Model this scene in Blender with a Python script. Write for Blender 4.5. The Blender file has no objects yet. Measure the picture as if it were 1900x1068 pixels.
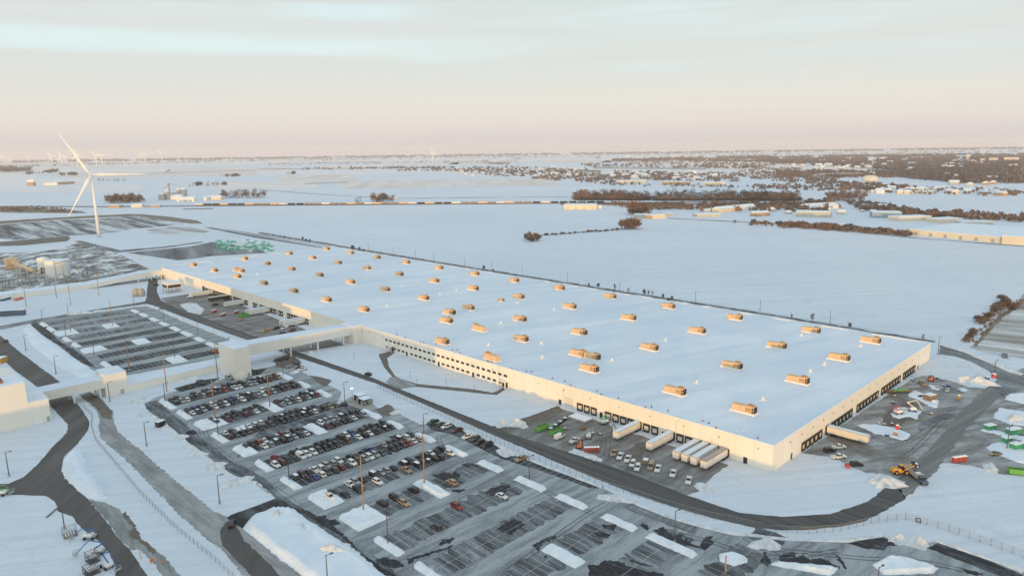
import bpy, math, random
from mathutils import Vector, noise
from mathutils.geometry import tessellate_polygon
random.seed(7)
scene = bpy.context.scene
col = scene.collection
# ------------------------------------------------------------------ camera frame
# World axes follow the big warehouse: X runs along its short side, Y along its long side, origin at its near corner.
F_PX, PITCH, ROLL, HEAD, CAM_H = 1328.2, math.radians(11.0278), math.radians(-0.7575), math.radians(44.8782), 120.0
CU, CV = -108.65, -244.48
CAM = Vector((CV, CU, CAM_H))
sh, ch = math.sin(HEAD), math.cos(HEAD)
FWD = Vector((sh, ch, 0)); RGT = Vector((ch, -sh, 0))
def ray(px, py):
    u, v = px - 950, py - 534
    c, s = math.cos(-ROLL), math.sin(-ROLL)
    a, b = c*u - s*v, s*u + c*v
    cp, sp = math.cos(PITCH), math.sin(PITCH)
    return RGT*a + FWD*(F_PX*cp - b*sp) + Vector((0, 0, -F_PX*sp - b*cp))
def at(px, py, z=0.0):
    """world point of the survey photo's pixel on the level z"""
    r = ray(px, py)
    return CAM + r*((z - CAM_H)/r.z)
def top_z(base, px, py):
    r = ray(px, py); d = math.hypot(base.x - CAM.x, base.y - CAM.y)
    return CAM_H + r.z*d/math.hypot(r.x, r.y)
def camxy(x, y, z=0):
    """point from camera-plan coordinates: x right, y forward"""
    p = RGT*x + FWD*y
    return Vector((CAM.x + p.x, CAM.y + p.y, z))
def conv(o, s=3.956):
    return lambda pts: [(o[0] + a/s, o[1] + b/s) for a, b in pts]

# ------------------------------------------------------------------ materials
def new_mat(name):
    m = bpy.data.materials.new(name); m.use_nodes = True
    return m, m.node_tree.nodes, m.node_tree.links, m.node_tree.nodes['Principled BSDF']
def noise_node(N, L, scale, vec=None, detail=4, rough=.6, stretch=None):
    t = N.new('ShaderNodeTexNoise'); t.inputs['Scale'].default_value = scale
    t.inputs['Detail'].default_value = detail; t.inputs['Roughness'].default_value = rough
    tc = N.new('ShaderNodeTexCoord'); src = tc.outputs['Object']
    if stretch:
        mp = N.new('ShaderNodeMapping'); mp.inputs['Rotation'].default_value = (0, 0, stretch[3] if len(stretch) > 3 else 0)
        mp2 = N.new('ShaderNodeMapping'); mp2.inputs['Scale'].default_value = stretch[:3]
        L.new(src, mp.inputs['Vector']); L.new(mp.outputs[0], mp2.inputs['Vector']); src = mp2.outputs[0]
    L.new(src, t.inputs['Vector'])
    return t.outputs['Fac']
def ramp(N, L, fac, stops, interp='LINEAR'):
    r = N.new('ShaderNodeValToRGB'); r.color_ramp.interpolation = interp
    els = r.color_ramp.elements
    while len(els) < len(stops): els.new(.5)
    for e, (p, c) in zip(els, stops):
        e.position = p; e.color = (*c, 1) if len(c) == 3 else c
    L.new(fac, r.inputs['Fac'])
    return r.outputs['Color']
def mix(N, L, fac, a, b, mode='MIX'):
    m = N.new('ShaderNodeMix'); m.data_type = 'RGBA'; m.blend_type = mode
    if isinstance(fac, float): m.inputs[0].default_value = fac
    else: L.new(fac, m.inputs[0])
    for i, x in ((6, a), (7, b)):
        if isinstance(x, tuple): m.inputs[i].default_value = (*x, 1)
        else: L.new(x, m.inputs[i])
    return m.outputs[2]
def bump(N, L, B, h, strength, dist):
    b = N.new('ShaderNodeBump'); b.inputs['Strength'].default_value = strength; b.inputs['Distance'].default_value = dist
    L.new(h, b.inputs['Height']); L.new(b.outputs[0], B.inputs['Normal'])
def plain(name, c, rough=.6, metal=0.0, var=.0, scale=1.5):
    m, N, L, B = new_mat(name)
    B.inputs['Roughness'].default_value = rough; B.inputs['Metallic'].default_value = metal
    if var:
        n = noise_node(N, L, scale)
        L.new(ramp(N, L, n, [(.3, tuple(x*(1-var) for x in c)), (.7, tuple(min(1, x*(1+var)) for x in c))]), B.inputs['Base Color'])
    else: B.inputs['Base Color'].default_value = (*c, 1)
    return m
def emit(name, c, s):
    m, N, L, B = new_mat(name)
    B.inputs['Emission Color'].default_value = (*c, 1); B.inputs['Emission Strength'].default_value = s
    return m
SNOW = (.80, .84, .89)
def snow_mat(name, s1, s2, lumps, drift=None, tint=(.72, .77, .84), base=SNOW):
    m, N, L, B = new_mat(name)
    B.inputs['Roughness'].default_value = .75
    n1 = noise_node(N, L, s1, detail=6)
    c = ramp(N, L, n1, [(.36, tint), (.6, base)])
    if drift:
        d = noise_node(N, L, drift[0], detail=5, rough=.65, stretch=drift[1])
        c = mix(N, L, ramp(N, L, d, [(.42, (0, 0, 0)), (.66, (1, 1, 1))]), c, drift[2])
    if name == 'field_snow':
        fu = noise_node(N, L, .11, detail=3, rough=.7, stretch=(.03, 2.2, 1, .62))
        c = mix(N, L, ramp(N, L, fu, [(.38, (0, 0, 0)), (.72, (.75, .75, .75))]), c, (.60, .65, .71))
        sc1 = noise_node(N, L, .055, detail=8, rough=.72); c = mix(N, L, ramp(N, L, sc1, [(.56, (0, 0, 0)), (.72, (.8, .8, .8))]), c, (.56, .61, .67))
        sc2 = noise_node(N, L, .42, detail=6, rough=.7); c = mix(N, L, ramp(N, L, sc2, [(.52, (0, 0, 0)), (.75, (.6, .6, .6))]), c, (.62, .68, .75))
    L.new(c, B.inputs['Base Color'])
    n2 = noise_node(N, L, s2, detail=8, rough=.7)
    bump(N, L, B, n2, .6, lumps)
    return m
M = {}
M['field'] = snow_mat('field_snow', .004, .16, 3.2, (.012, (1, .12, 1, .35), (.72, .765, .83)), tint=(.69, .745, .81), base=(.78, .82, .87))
M['snow'] = snow_mat('near_snow', .05, .5, .6, tint=(.70, .755, .825))
M['pile'] = snow_mat('ploughed_snow', .45, .8, 1.6, tint=(.58, .60, .62), base=(.82, .83, .84))
M['islandsnow'] = snow_mat('island_snow', .3, 1.1, .35, tint=(.70, .745, .80), base=(.83, .85, .88))
M['roofsnow'] = snow_mat('roof_snow', .018, .4, .55, (.035, (.22, 2.2, 1, .3), (.63, .70, .785)), tint=(.68, .735, .81), base=(.79, .825, .87))
def ground_mat(name, dark, light, scale, lo, hi, stretch=None, wear=None, fine=.8, rough=.85):
    """dirty asphalt or gravel: dark base, pale packed snow and salt laid over it in streaks"""
    m, N, L, B = new_mat(name)
    B.inputs['Roughness'].default_value = rough
    n = noise_node(N, L, scale, detail=7, rough=.68, stretch=stretch)
    f = noise_node(N, L, fine, detail=6, rough=.7)
    a = N.new('ShaderNodeMath'); a.operation = 'MULTIPLY_ADD'; a.inputs[1].default_value = .35; a.inputs[2].default_value = -.17
    L.new(f, a.inputs[0])
    s = N.new('ShaderNodeMath'); s.operation = 'ADD'; L.new(n, s.inputs[0]); L.new(a.outputs[0], s.inputs[1])
    mid = tuple((d*1.2+l*.8)/2 for d, l in zip(dark, light))
    c = ramp(N, L, s.outputs[0], [(lo, dark), ((lo+hi)/2, mid), (hi, light)])
    if wear:
        w = noise_node(N, L, wear[0], detail=4)
        c = mix(N, L, ramp(N, L, w, [(wear[1], (0, 0, 0)), (wear[1]+.14, (1, 1, 1))]), c, wear[2])
    L.new(c, B.inputs['Base Color'])
    bump(N, L, B, f, .5, .06)
    return m
M['road'] = ground_mat('wet_road', (.055, .053, .052), (.16, .155, .15), .16, .35, .78, (.12, 1.6, 1, 0))
M['road_y'] = ground_mat('wet_long_road', (.045, .043, .042), (.15, .143, .137), .3, .36, .74, (2.2, .03, 1, 0))
M['road_diag'] = ground_mat('muddy_road', (.06, .055, .05), (.15, .135, .125), .12, .3, .75, (1.6, .12, 1, .7))
M['lot'] = ground_mat('packed_snow_lot', (.11, .118, .125), (.36, .385, .40), .12, .28, .58, (.28, 1.7, 1, 0), fine=1.1)
M['lane'] = ground_mat('lot_edge_lane', (.02, .024, .028), (.28, .31, .335), .16, .38, .68, (1.5, .35, 1, 0))
M['bay'] = ground_mat('bare_parking_bay', (.014, .016, .02), (.25, .27, .29), .15, .47, .82, (1.3, .4, 1, .1), fine=1.2)
M['bay_worn'] = ground_mat('half_bare_parking_bay', (.045, .048, .052), (.30, .32, .335), .13, .40, .66, (1.8, .2, 1, .12), fine=1.2)
M['yard'] = ground_mat('gravel_yard', (.11, .10, .09), (.40, .40, .395), .10, .30, .62, (.4, 1.6, 1, .5), (.03, .54, (.15, .122, .098)))
M['yard_dock'] = ground_mat('dock_yard', (.12, .11, .10), (.36, .355, .345), .12, .36, .7, (.35, 1.5, 1, 0), (.05, .55, (.15, .115, .09)))
M['shoulder'] = ground_mat('icy_lane', (.13, .13, .125), (.35, .36, .355), .2, .25, .62, (1.5, .2, 1, .1))
M['slush'] = ground_mat('icy_service_road', (.17, .17, .165), (.36, .36, .355), .14, .3, .6, (1.8, .3, 1, 0))
M['mud'] = ground_mat('brown_mud', (.10, .08, .062), (.19, .165, .14), .3, .3, .7)
def along(p, q):
    d = at(*q) - at(*p); return -math.atan2(d.y, d.x)
M['tilled'] = ground_mat('tilled_ground', (.05, .055, .062), (.60, .63, .66), .03, .43, .60, (.12, 1.7, 1, along((95,408), (175,432))), fine=.15)
M['gravel'] = ground_mat('dark_gravel', (.07, .075, .08), (.34, .355, .37), .035, .36, .70, (.2, 1.5, 1, along((420,450), (460,478))), fine=.3)
M['rough'] = ground_mat('rough_ground', (.10, .085, .07), (.78, .81, .84), .06, .44, .60, (.6, 1, 1, HEAD-math.pi/2), fine=.25)
M['grass'] = ground_mat('dry_grass', (.13, .10, .07), (.30, .25, .20), .05, .3, .75)
M['weeds'] = ground_mat('dark_weeds', (.035, .035, .034), (.50, .53, .57), .16, .44, .72, (1, 1, 1, 0))
M['road_r'] = ground_mat('yard_road', (.115, .11, .105), (.27, .265, .26), .25, .3, .74, (.05, 2.0, 1, .12))
M['stubble'] = ground_mat('stubble_field', (.22, .19, .15), (.70, .71, .72), .03, .4, .62, (1.5, .15, 1, -.2))
M['black_ice'] = ground_mat('wet_wheel_track', (.05, .052, .055), (.30, .31, .32), .5, .42, .7, (1, 1, 1, 0))
M['line'] = plain('road_paint', (.50, .52, .54), .7, var=.25, scale=.6)
M['wall'] = None
def wall_mat(name, c, joint, step, axisxy=True):
    m, N, L, B = new_mat(name)
    B.inputs['Roughness'].default_value = .55
    tc = N.new('ShaderNodeTexCoord'); sp = N.new('ShaderNodeSeparateXYZ'); L.new(tc.outputs['Object'], sp.inputs[0])
    ad = N.new('ShaderNodeMath'); ad.operation = 'ADD'; L.new(sp.outputs[0], ad.inputs[0]); L.new(sp.outputs[1], ad.inputs[1])
    dv = N.new('ShaderNodeMath'); dv.operation = 'DIVIDE'; dv.inputs[1].default_value = step; L.new(ad.outputs[0], dv.inputs[0])
    fr = N.new('ShaderNodeMath'); fr.operation = 'FRACT'; L.new(dv.outputs[0], fr.inputs[0])
    fl = N.new('ShaderNodeMath'); fl.operation = 'FLOOR'; L.new(dv.outputs[0], fl.inputs[0])
    wn = N.new('ShaderNodeTexWhiteNoise'); wn.noise_dimensions = '1D'; L.new(fl.outputs[0], wn.inputs['W'])
    n = noise_node(N, L, .15, stretch=(1, 1, .15))
    base = ramp(N, L, n, [(.3, tuple(x*.93 for x in c)), (.7, c)])
    base = mix(N, L, ramp(N, L, wn.outputs['Value'], [(0, (0, 0, 0)), (1, (.5, .5, .5))]), base, tuple(x*.92 for x in c))
    j = ramp(N, L, fr.outputs[0], [(0, (1, 1, 1)), (.035, (0, 0, 0))], 'CONSTANT')
    L.new(mix(N, L, j, base, joint), B.inputs['Base Color'])
    return m
M['wall'] = wall_mat('precast_wall', (.86, .82, .73), (.70, .66, .57), 7.6)
M['clad'] = wall_mat('metal_cladding', (.80, .775, .71), (.72, .68, .60), 1.2)
M['cap'] = plain('parapet_cap', (.66, .64, .60), .5)
M['dark'] = plain('dark_rubber', (.035, .03, .026), .8, var=.2)
M['panel'] = plain('dock_panel', (.66, .63, .57), .5, var=.05)
M['glass'] = plain('dark_glass', (.02, .022, .026), .12)
M['tan'] = plain('tan_metal', (.72, .48, .27), .55, var=.12, scale=.5)
M['tan2'] = plain('tan_louvre', (.45, .29, .15), .6, var=.1)
M['white'] = plain('white_metal', (.78, .77, .74), .4, var=.05)
M['offwhite'] = plain('trailer_white', (.70, .68, .64), .45, var=.06, scale=.4)
M['trailroof'] = plain('trailer_roof_snow', (.74, .77, .82), .8, var=.05)
M['bareroof'] = plain('bare_trailer_roof', (.42, .36, .31), .6, var=.1)
M['steel'] = plain('galvanised_steel', (.38, .39, .39), .5, .3, .1)
M['pole'] = plain('dark_pole', (.075, .07, .068), .5)
M['wood'] = plain('wooden_pole', (.30, .19, .11), .85, var=.2, scale=.7)
M['wood_pale'] = plain('weathered_wood', (.30, .24, .18), .85, var=.2)
M['tyre'] = plain('tyre', (.018, .018, .02), .9)
M['black'] = plain('black_paint', (.02, .02, .022), .4)
M['red'] = plain('red_plastic', (.50, .04, .04), .5, var=.1)
M['orange'] = plain('orange_paint', (.62, .17, .06), .5, var=.1)
M['yellow'] = plain('yellow_paint', (.65, .32, .04), .5, var=.1)
M['green'] = plain('green_paint', (.10, .36, .07), .5, var=.12)
M['teal'] = plain('sea_green_paint', (.045, .30, .16), .5, var=.12)
M['blue'] = plain('blue_paint', (.03, .12, .30), .45, var=.1)
M['slate'] = plain('slate_blue_steel', (.07, .11, .16), .6, var=.1)
M['navy'] = plain('navy_canopy', (.025, .035, .065), .6)
M['concrete'] = plain('concrete', (.36, .34, .31), .85, var=.12, scale=.5)
M['brown'] = plain('brown_board', (.22, .165, .115), .8, var=.15)
M['ember'] = plain('rust_red', (.24, .10, .065), .8, var=.15)
M['rail'] = plain('rail_bed', (.13, .11, .10), .9, var=.2, scale=.05)
M['snowcap'] = plain('snow_cap', (.78, .82, .87), .8)
M['twig'] = plain('bare_twigs', (.155, .115, .09), .95, var=.3, scale=.15)
M['twig_red'] = plain('reddish_twigs', (.20, .12, .085), .95, var=.3, scale=.15)
M['conifer'] = plain('conifer_needles', (.075, .066, .045), .95, var=.3, scale=.2)
M['bark'] = plain('bark', (.11, .09, .075), .95)
M['wood_far'] = plain('winter_woodland', (.135, .098, .085), .95, var=.35, scale=.01)
M['wood_far2'] = plain('winter_woodland_warm', (.165, .11, .082), .95, var=.3, scale=.01)
def mesh_mat():
    m, N, L, B = new_mat('chain_link')
    tr = N.new('ShaderNodeBsdfTransparent'); mx = N.new('ShaderNodeMixShader'); mx.inputs[0].default_value = .16
    B.inputs['Base Color'].default_value = (.22, .23, .25, 1); B.inputs['Roughness'].default_value = .6
    L.new(tr.outputs[0], mx.inputs[1]); L.new(B.outputs[0], mx.inputs[2])
    L.new(mx.outputs[0], N['Material Output'].inputs['Surface'])
    return m
M['chain'] = mesh_mat()
M['lamp'] = emit('lit_lamp', (1, .97, .9), 3.0)

# ------------------------------------------------------------------ mesh building
class MB:
    def __init__(s): s.v = []; s.f = []; s.m = []; s.cur = 0
    def face(s, idx): s.f.append(tuple(idx)); s.m.append(s.cur)
    def box(s, x0, x1, y0, y1, z0, z1, bottom=True):
        b = len(s.v)
        s.v += [(x0, y0, z0), (x1, y0, z0), (x1, y1, z0), (x0, y1, z0), (x0, y0, z1), (x1, y0, z1), (x1, y1, z1), (x0, y1, z1)]
        fs = [(4, 5, 6, 7), (0, 1, 5, 4), (1, 2, 6, 5), (2, 3, 7, 6), (3, 0, 4, 7)]
        if bottom: fs.append((3, 2, 1, 0))
        for f in fs: s.face([b+i for i in f])
        return s
    def frustum(s, lo, hi):
        """lo, hi = (x0,x1,y0,y1,z)"""
        b = len(s.v)
        for x0, x1, y0, y1, z in (lo, hi): s.v += [(x0, y0, z), (x1, y0, z), (x1, y1, z), (x0, y1, z)]
        for f in [(4, 5, 6, 7), (0, 1, 5, 4), (1, 2, 6, 5), (2, 3, 7, 6), (3, 0, 4, 7), (3, 2, 1, 0)]: s.face([b+i for i in f])
        return s
    def tube(s, a, c, r0, r1, n=8, cap=True):
        a, c = Vector(a), Vector(c); d = (c-a).normalized()
        p = d.orthogonal().normalized(); q = d.cross(p); b = len(s.v)
        for pt, r in ((a, r0), (c, r1)):
            for i in range(n):
                t = 2*math.pi*i/n; w = pt + p*(r*math.cos(t)) + q*(r*math.sin(t)); s.v.append(tuple(w))
        for i in range(n): j = (i+1) % n; s.face((b+i, b+j, b+n+j, b+n+i))
        if cap:
            s.face([b+i for i in reversed(range(n))]); s.face([b+n+i for i in range(n)])
        return s
    def lathe(s, cx, cy, prof, n=16):
        b = len(s.v); k = len(prof)
        for r, z in prof:
            for i in range(n):
                t = 2*math.pi*i/n; s.v.append((cx + r*math.cos(t), cy + r*math.sin(t), z))
        for a in range(k-1):
            for i in range(n): j = (i+1) % n; s.face((b+a*n+i, b+a*n+j, b+(a+1)*n+j, b+(a+1)*n+i))
        s.face([b+i for i in reversed(range(n))]); s.face([b+(k-1)*n+i for i in range(n)])
        return s
    def prism_x(s, prof, x0, x1, taper=None):
        """side profile (y,z) extruded in x; taper narrows points above a height"""
        b = len(s.v); n = len(prof)
        for sx, xx in ((-1, x0), (1, x1)):
            for y, z in prof:
                t = taper(z) if taper else 0
                s.v.append((xx - sx*t, y, z))
        s.face([b+i for i in range(n)]); s.face([b+n+i for i in reversed(range(n))])
        for i in range(n): j = (i+1) % n; s.face((b+j, b+i, b+n+i, b+n+j))
        return s
    def quad(s, a, b_, c, d):
        b = len(s.v); s.v += [tuple(a), tuple(b_), tuple(c), tuple(d)]; s.face((b, b+1, b+2, b+3)); return s
    def tri(s, a, b_, c):
        b = len(s.v); s.v += [tuple(a), tuple(b_), tuple(c)]; s.face((b, b+1, b+2)); return s
    def mesh(s, name, mats, smooth=False):
        me = bpy.data.meshes.new(name); me.from_pydata(s.v, [], s.f)
        for m in (mats if isinstance(mats, (list, tuple)) else [mats]): me.materials.append(m)
        if any(s.m): me.polygons.foreach_set('material_index', s.m)
        if smooth: me.polygons.foreach_set('use_smooth', [True]*len(s.f))
        me.update(); return me
    def build(s, name, mats, parent=None, smooth=False):
        return link(name, s.mesh(name, mats, smooth), parent)
def link(name, me, parent=None, loc=None, rotz=0):
    o = bpy.data.objects.new(name, me); col.objects.link(o)
    if parent: o.parent = parent
    if loc is not None: o.location = loc
    if rotz: o.rotation_euler = (0, 0, rotz)
    return o
def thing(name, label, cat, loc=(0, 0, 0), rotz=0, group=None):
    o = bpy.data.objects.new(name, None); col.objects.link(o)
    o.empty_display_size = .5; o.location = loc; o.rotation_euler = (0, 0, rotz)
    return tag(o, label, cat, group)
def tag(o, label, cat, group=None):
    o['label'] = label; o['category'] = cat
    if group: o['group'] = group
    return o
def struct(o): o['kind'] = 'structure'; return o
def stuff(o): o['kind'] = 'stuff'; return o
def rag(pts, step, amp, seed=0):
    out = []; n = len(pts)
    for i in range(n):
        a, b = Vector(pts[i]).to_2d(), Vector(pts[(i+1) % n]).to_2d(); d = b-a; k = max(1, int(d.length/step))
        nn = Vector((-d.y, d.x)).normalized() if d.length else Vector((0, 0))
        for j in range(k):
            p = a + d*(j/k)
            q = p + nn*(amp*noise.noise(Vector((p.x*.35/step*3, p.y*.35/step*3, seed))) if j else 0)
            out.append((q.x, q.y))
    return out
def poly_mesh(mb, pts, z):
    b = len(mb.v); mb.v += [(p[0], p[1], z) for p in pts]
    area = sum(pts[i][0]*pts[(i+1) % len(pts)][1]-pts[(i+1) % len(pts)][0]*pts[i][1] for i in range(len(pts)))
    for t in tessellate_polygon([[Vector((p[0], p[1], 0)) for p in pts]]):
        a, b2, c = (pts[i] for i in t)
        cr = (b2[0]-a[0])*(c[1]-a[1])-(b2[1]-a[1])*(c[0]-a[0])
        mb.face([b+i for i in (t if cr > 0 else reversed(t))])
    return mb
def px_poly(pxs): return [tuple(at(*p).to_2d()) for p in pxs]
def sheet(name, pxs, z, m, step=3, amp=.6, world=False):
    pts = pxs if world else px_poly(pxs)
    if amp: pts = rag(pts, step, amp, len(col.objects))
    return struct(poly_mesh(MB(), pts, z).build(name, m))
def mound(name, pts, h, m, inset=.6, base=0.0, amp=.25, step=1.5):
    pts = rag(pts, step, amp, len(col.objects)); n = len(pts)
    area = sum(pts[i][0]*pts[(i+1) % n][1]-pts[(i+1) % n][0]*pts[i][1] for i in range(n))
    if area < 0: pts.reverse()
    mb = MB(); inner = []
    for i in range(n):
        a, p, b = Vector(pts[i-1]), Vector(pts[i]), Vector(pts[(i+1) % n])
        t = (b-a).normalized() if (b-a).length else Vector((1, 0)); nn = Vector((-t.y, t.x))
        inner.append(tuple(p + nn*inset))
    mid = [((p[0]*.65+q[0]*.35), (p[1]*.65+q[1]*.35)) for p, q in zip(pts, inner)]
    mb.v = [(p[0], p[1], base) for p in pts] + [(p[0], p[1], base+h*.8) for p in mid]
    for i in range(n): j = (i+1) % n; mb.face((i, j, n+j, n+i))
    poly_mesh(mb, inner, base+h)
    for i in range(n): j = (i+1) % n; mb.face((n+i, n+j, 2*n+j, 2*n+i))
    return mb.build(name, m)
def lumpy(name, pts, h, m, inset, amp):
    '''snow body over a ground outline: ragged rim, sloping sides with a ploughed crest, hollowed uneven top'''
    pts = [Vector(p).to_2d() for p in pts]
    xs = [p.x for p in pts]; ys = [p.y for p in pts]
    w = min(max(xs)-min(xs), max(ys)-min(ys)); st = max(.45, min(1.6, math.sqrt((max(xs)-min(xs))*(max(ys)-min(ys))/1100)))
    sd = len(col.objects)*.37
    def dist(p):
        ins = False; best = 1e9
        for i in range(len(pts)):
            a, b = pts[i], pts[i-1]
            if (a.y > p.y) != (b.y > p.y) and p.x < (b.x-a.x)*(p.y-a.y)/(b.y-a.y)+a.x: ins = not ins
            d = b-a; t = max(0, min(1, (p-a).dot(d)/max(1e-9, d.length_squared)))
            best = min(best, (a+d*t-p).length)
        return best if ins else -best
    x0, y0 = min(xs)-st*2, min(ys)-st*2; nx = int((max(xs)+st*2-x0)/st)+1; ny = int((max(ys)+st*2-y0)/st)+1
    mb = MB(); dd = {}; idx = {}
    for j in range(ny+1):
        for i in range(nx+1):
            p = Vector((x0+i*st, y0+j*st)); dd[i, j] = dist(p) + amp*noise.noise(Vector((p.x*.45, p.y*.45, sd)))
    def vert(i, j):
        if (i, j) not in idx:
            d = dd[i, j]; x, y = x0+i*st, y0+j*st
            if d <= 0: z = -.03
            else:
                t = min(1, d/inset); z = h*(t*t*(3-2*t))
                z += h*.32*math.exp(-((d-inset)/(inset*.55))**2)*(.4+1.3*abs(noise.noise(Vector((x*.5, y*.5, sd)))))
                z += (.16*noise.noise(Vector((x*.25, y*.25, sd+5))) + .12*noise.noise(Vector((x*.9, y*.9, sd))))*min(1, t*1.4)*h
            idx[i, j] = len(mb.v); mb.v.append((x+.3*st*noise.noise(Vector((x, y, 1))), y+.3*st*noise.noise(Vector((x, y, 7))), z))
        return idx[i, j]
    for j in range(ny):
        for i in range(nx):
            if max(dd[i, j], dd[i+1, j], dd[i, j+1], dd[i+1, j+1]) > 0: mb.face((vert(i, j), vert(i+1, j), vert(i+1, j+1), vert(i, j+1)))
    return mb.build(name, m, smooth=True)
def heap_mesh(name, rx, ry, h, seed, rot=0, m=None):
    mb = MB(); R, n = 14, 40
    mb.v.append((0, 0, h*(1+.1*noise.noise(Vector((seed, 0, 0))))))
    for a in range(1, R+1):
        r = a/R
        for i in range(n):
            t = 2*math.pi*i/n
            w = 1 + .5*noise.noise(Vector((math.cos(t)*1.6, math.sin(t)*1.6, seed))) + .2*noise.noise(Vector((math.cos(t)*5, math.sin(t)*5, seed)))
            x, y = rx*r*w*math.cos(t), ry*r*w*math.sin(t)
            z = h*(1-r**1.3)*(.75 + .45*abs(noise.noise(Vector((x*.3, y*.3, seed*3))))) + h*.4*min(1, 2.2*(1-r))*noise.noise(Vector((x*.28, y*.28, seed))) + .22*min(1, 3*(1-r))*noise.noise(Vector((x*1.3, y*1.3, seed)))
            c, s = math.cos(rot), math.sin(rot)
            mb.v.append((x*c-y*s, x*s+y*c, max(0.0, z) if a < R else -.05))
    for i in range(n): mb.face((0, 1+i, 1+(i+1) % n))
    for a in range(R-1):
        for i in range(n):
            j = (i+1) % n; b = 1+a*n
            mb.face((b+i, b+n+i, b+n+j, b+j))
    return mb.mesh(name, m or M['pile'], True)

# ------------------------------------------------------------------ ground, roads, lots
mb = MB(); radii = [0, 250, 500, 1000, 2000, 4000, 8000, 15400]; n = 96
mb.v.append((CAM.x, CAM.y, 0))
for r in radii[1:]:
    for i in range(n):
        t = 2*math.pi*i/n; q = RGT*(r*math.cos(t)) + FWD*max(r*math.sin(t), -800)
        mb.v.append((CAM.x+q.x, CAM.y+q.y, 0))
for i in range(n): mb.face((0, 1+i, 1+(i+1) % n))
for a in range(len(radii)-2):
    for i in range(n): j = (i+1) % n; b = 1+a*n; mb.face((b+i, b+n+i, b+n+j, b+j))
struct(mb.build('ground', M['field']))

# near snow round the site (finer relief than the fields)
NEAR_EDGE = [(283,566),(330,584),(400,610),(470,634),(530,655),(620,685),(700,712),(800,755),(900,800),(1000,843),(1100,885),(1180,917),(1250,940),(1320,960),(1400,978),(1450,983),(1500,982),(1560,976),(1600,968),(1640,948),(1680,925),(1740,870),(1790,800),(1850,740),(1895,712)]
FAR_EDGE = [(1838,712),(1790,755),(1740,815),(1690,865),(1660,890),(1610,930),(1540,953),(1450,958),(1370,950),(1280,920),(1150,870),(950,805),(850,765),(690,700),(545,650),(440,612),(330,572),(298,556)]
sheet('yard', [(1488,840),(1600,763),(1690,704),(1711,696),(1740,700),(1766,707),(1800,718),(1836,720),(1856,700),(1905,680),(1960,700),(1960,882),(1900,882),(1862,880),(1827,870),(1799,862),(1746,858),(1700,905),(1660,898),(1642,892),(1622,877),(1607,877),(1577,864),(1546,848)], .02, M['yard'], 2, .8)
sheet('dock_yard', [(905,790),(950,790),(985,780),(1020,764),(1038,757),(1075,768),(1150,795),(1250,828),(1352,862),(1325,880),(1313,893),(1295,912),(1270,919),(1150,872),(950,807)], .02, M['yard_dock'], 2, .7)
sheet('dock_yard', [(297,553),(345,546),(385,538),(470,575),(560,608),(640,640),(560,652),(545,652),(440,614),(330,574)], .02, M['yard_dock'], 2, .7)
sheet('road', NEAR_EDGE[:21] + [(1660,890)] + FAR_EDGE[5:], .045, M['road_y'], 2, .5)
sheet('road', [(1660,890),(1680,925),(1740,870),(1790,800),(1850,740),(1895,712)] + FAR_EDGE[:4], .045, M['road_r'], 2, 1.2)
sheet('road', [(1745,640),(1790,654),(1830,671),(1870,689),(1900,700),(1960,715),(1960,770),(1900,722),(1860,735),(1838,716),(1850,704),(1835,688),(1800,670),(1768,660),(1742,657)], .05, M['gravel'], 3, .6)
sheet('track', [(276,518),(284,514),(293,520),(291,540),(298,556),(330,572),(283,566),(268,562),(272,552),(273,535)], .055, M['road_y'], 2, .4)
sheet('track', [(78,590),(160,577),(268,559),(275,563),(160,583),(78,595),(0,612),(0,604)], .03, M['gravel'], 3, .4)
# left roads
sheet('road', [(0,622),(40,655),(87,690),(114,710),(140,745),(152,759),(166,782),(164,797),(142,825),(119,847),(115,867),(119,883),(144,909),(162,924),(202,972),(217,995),(243,1022),(265,1055),(290,1090),(212,1090),(215,1048),(200,1022),(182,1002),(152,980),(134,957),(109,949),(101,929),(83,919),(48,918),(0,916),(-40,916),(-40,897),(0,897),(15,897),(43,885),(71,860),(101,825),(124,802),(126,787),(97,756),(85,738),(68,717),(25,685),(0,660),(-30,640),(-30,600)], .04, M['road_diag'], 2, .5)
sheet('shoulder', [(162,924),(192,931),(217,941),(238,962),(253,982),(260,1000),(283,1017),(303,1030),(355,1090),(318,1090),(283,1040),(258,1018),(243,1020),(217,993),(202,970)], .03, M['shoulder'], 1.5, .8)
sheet('mud_patch', [(232,948),(242,962),(256,984),(262,1000),(290,1020),(285,1028),(268,1012),(252,1000),(238,992),(246,978),(228,956)], .035, M['mud'], 1, 1.0)
sheet('mud_patch', [(108,945),(118,930),(140,955),(170,990),(150,978),(134,957)], .03, M['mud'], 1, .8)
sheet('service_road', [(145,731),(168,726),(190,741),(210,764),(211,782),(220,802),(240,819),(263,835),(283,855),(316,883),(349,910),(389,942),(422,959),(450,980),(501,1018),(566,1068),(590,1090),(470,1090),(415,1022),(374,992),(341,962),(303,924),(265,885),(243,860),(212,835),(187,812),(182,792),(186,776),(177,759),(162,746)], .03, M['slush'], 1.2, 1.0)
sheet('service_road', [(150,735),(168,727),(190,742),(208,764),(207,778),(190,774),(176,754)], .04, M['mud'], 1, .6)
sheet('service_road', [(408,985),(420,968),(432,962),(438,975),(452,1000),(500,1045),(540,1090),(490,1090),(440,1040),(412,1010)], .035, M['road_diag'], 1.5, .6)
sheet('service_road', [(420,960),(440,950),(475,938),(511,924),(530,930),(541,942),(508,942),(468,957),(450,980),(436,972)], .04, M['bay'], 1.5, .5)
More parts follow.
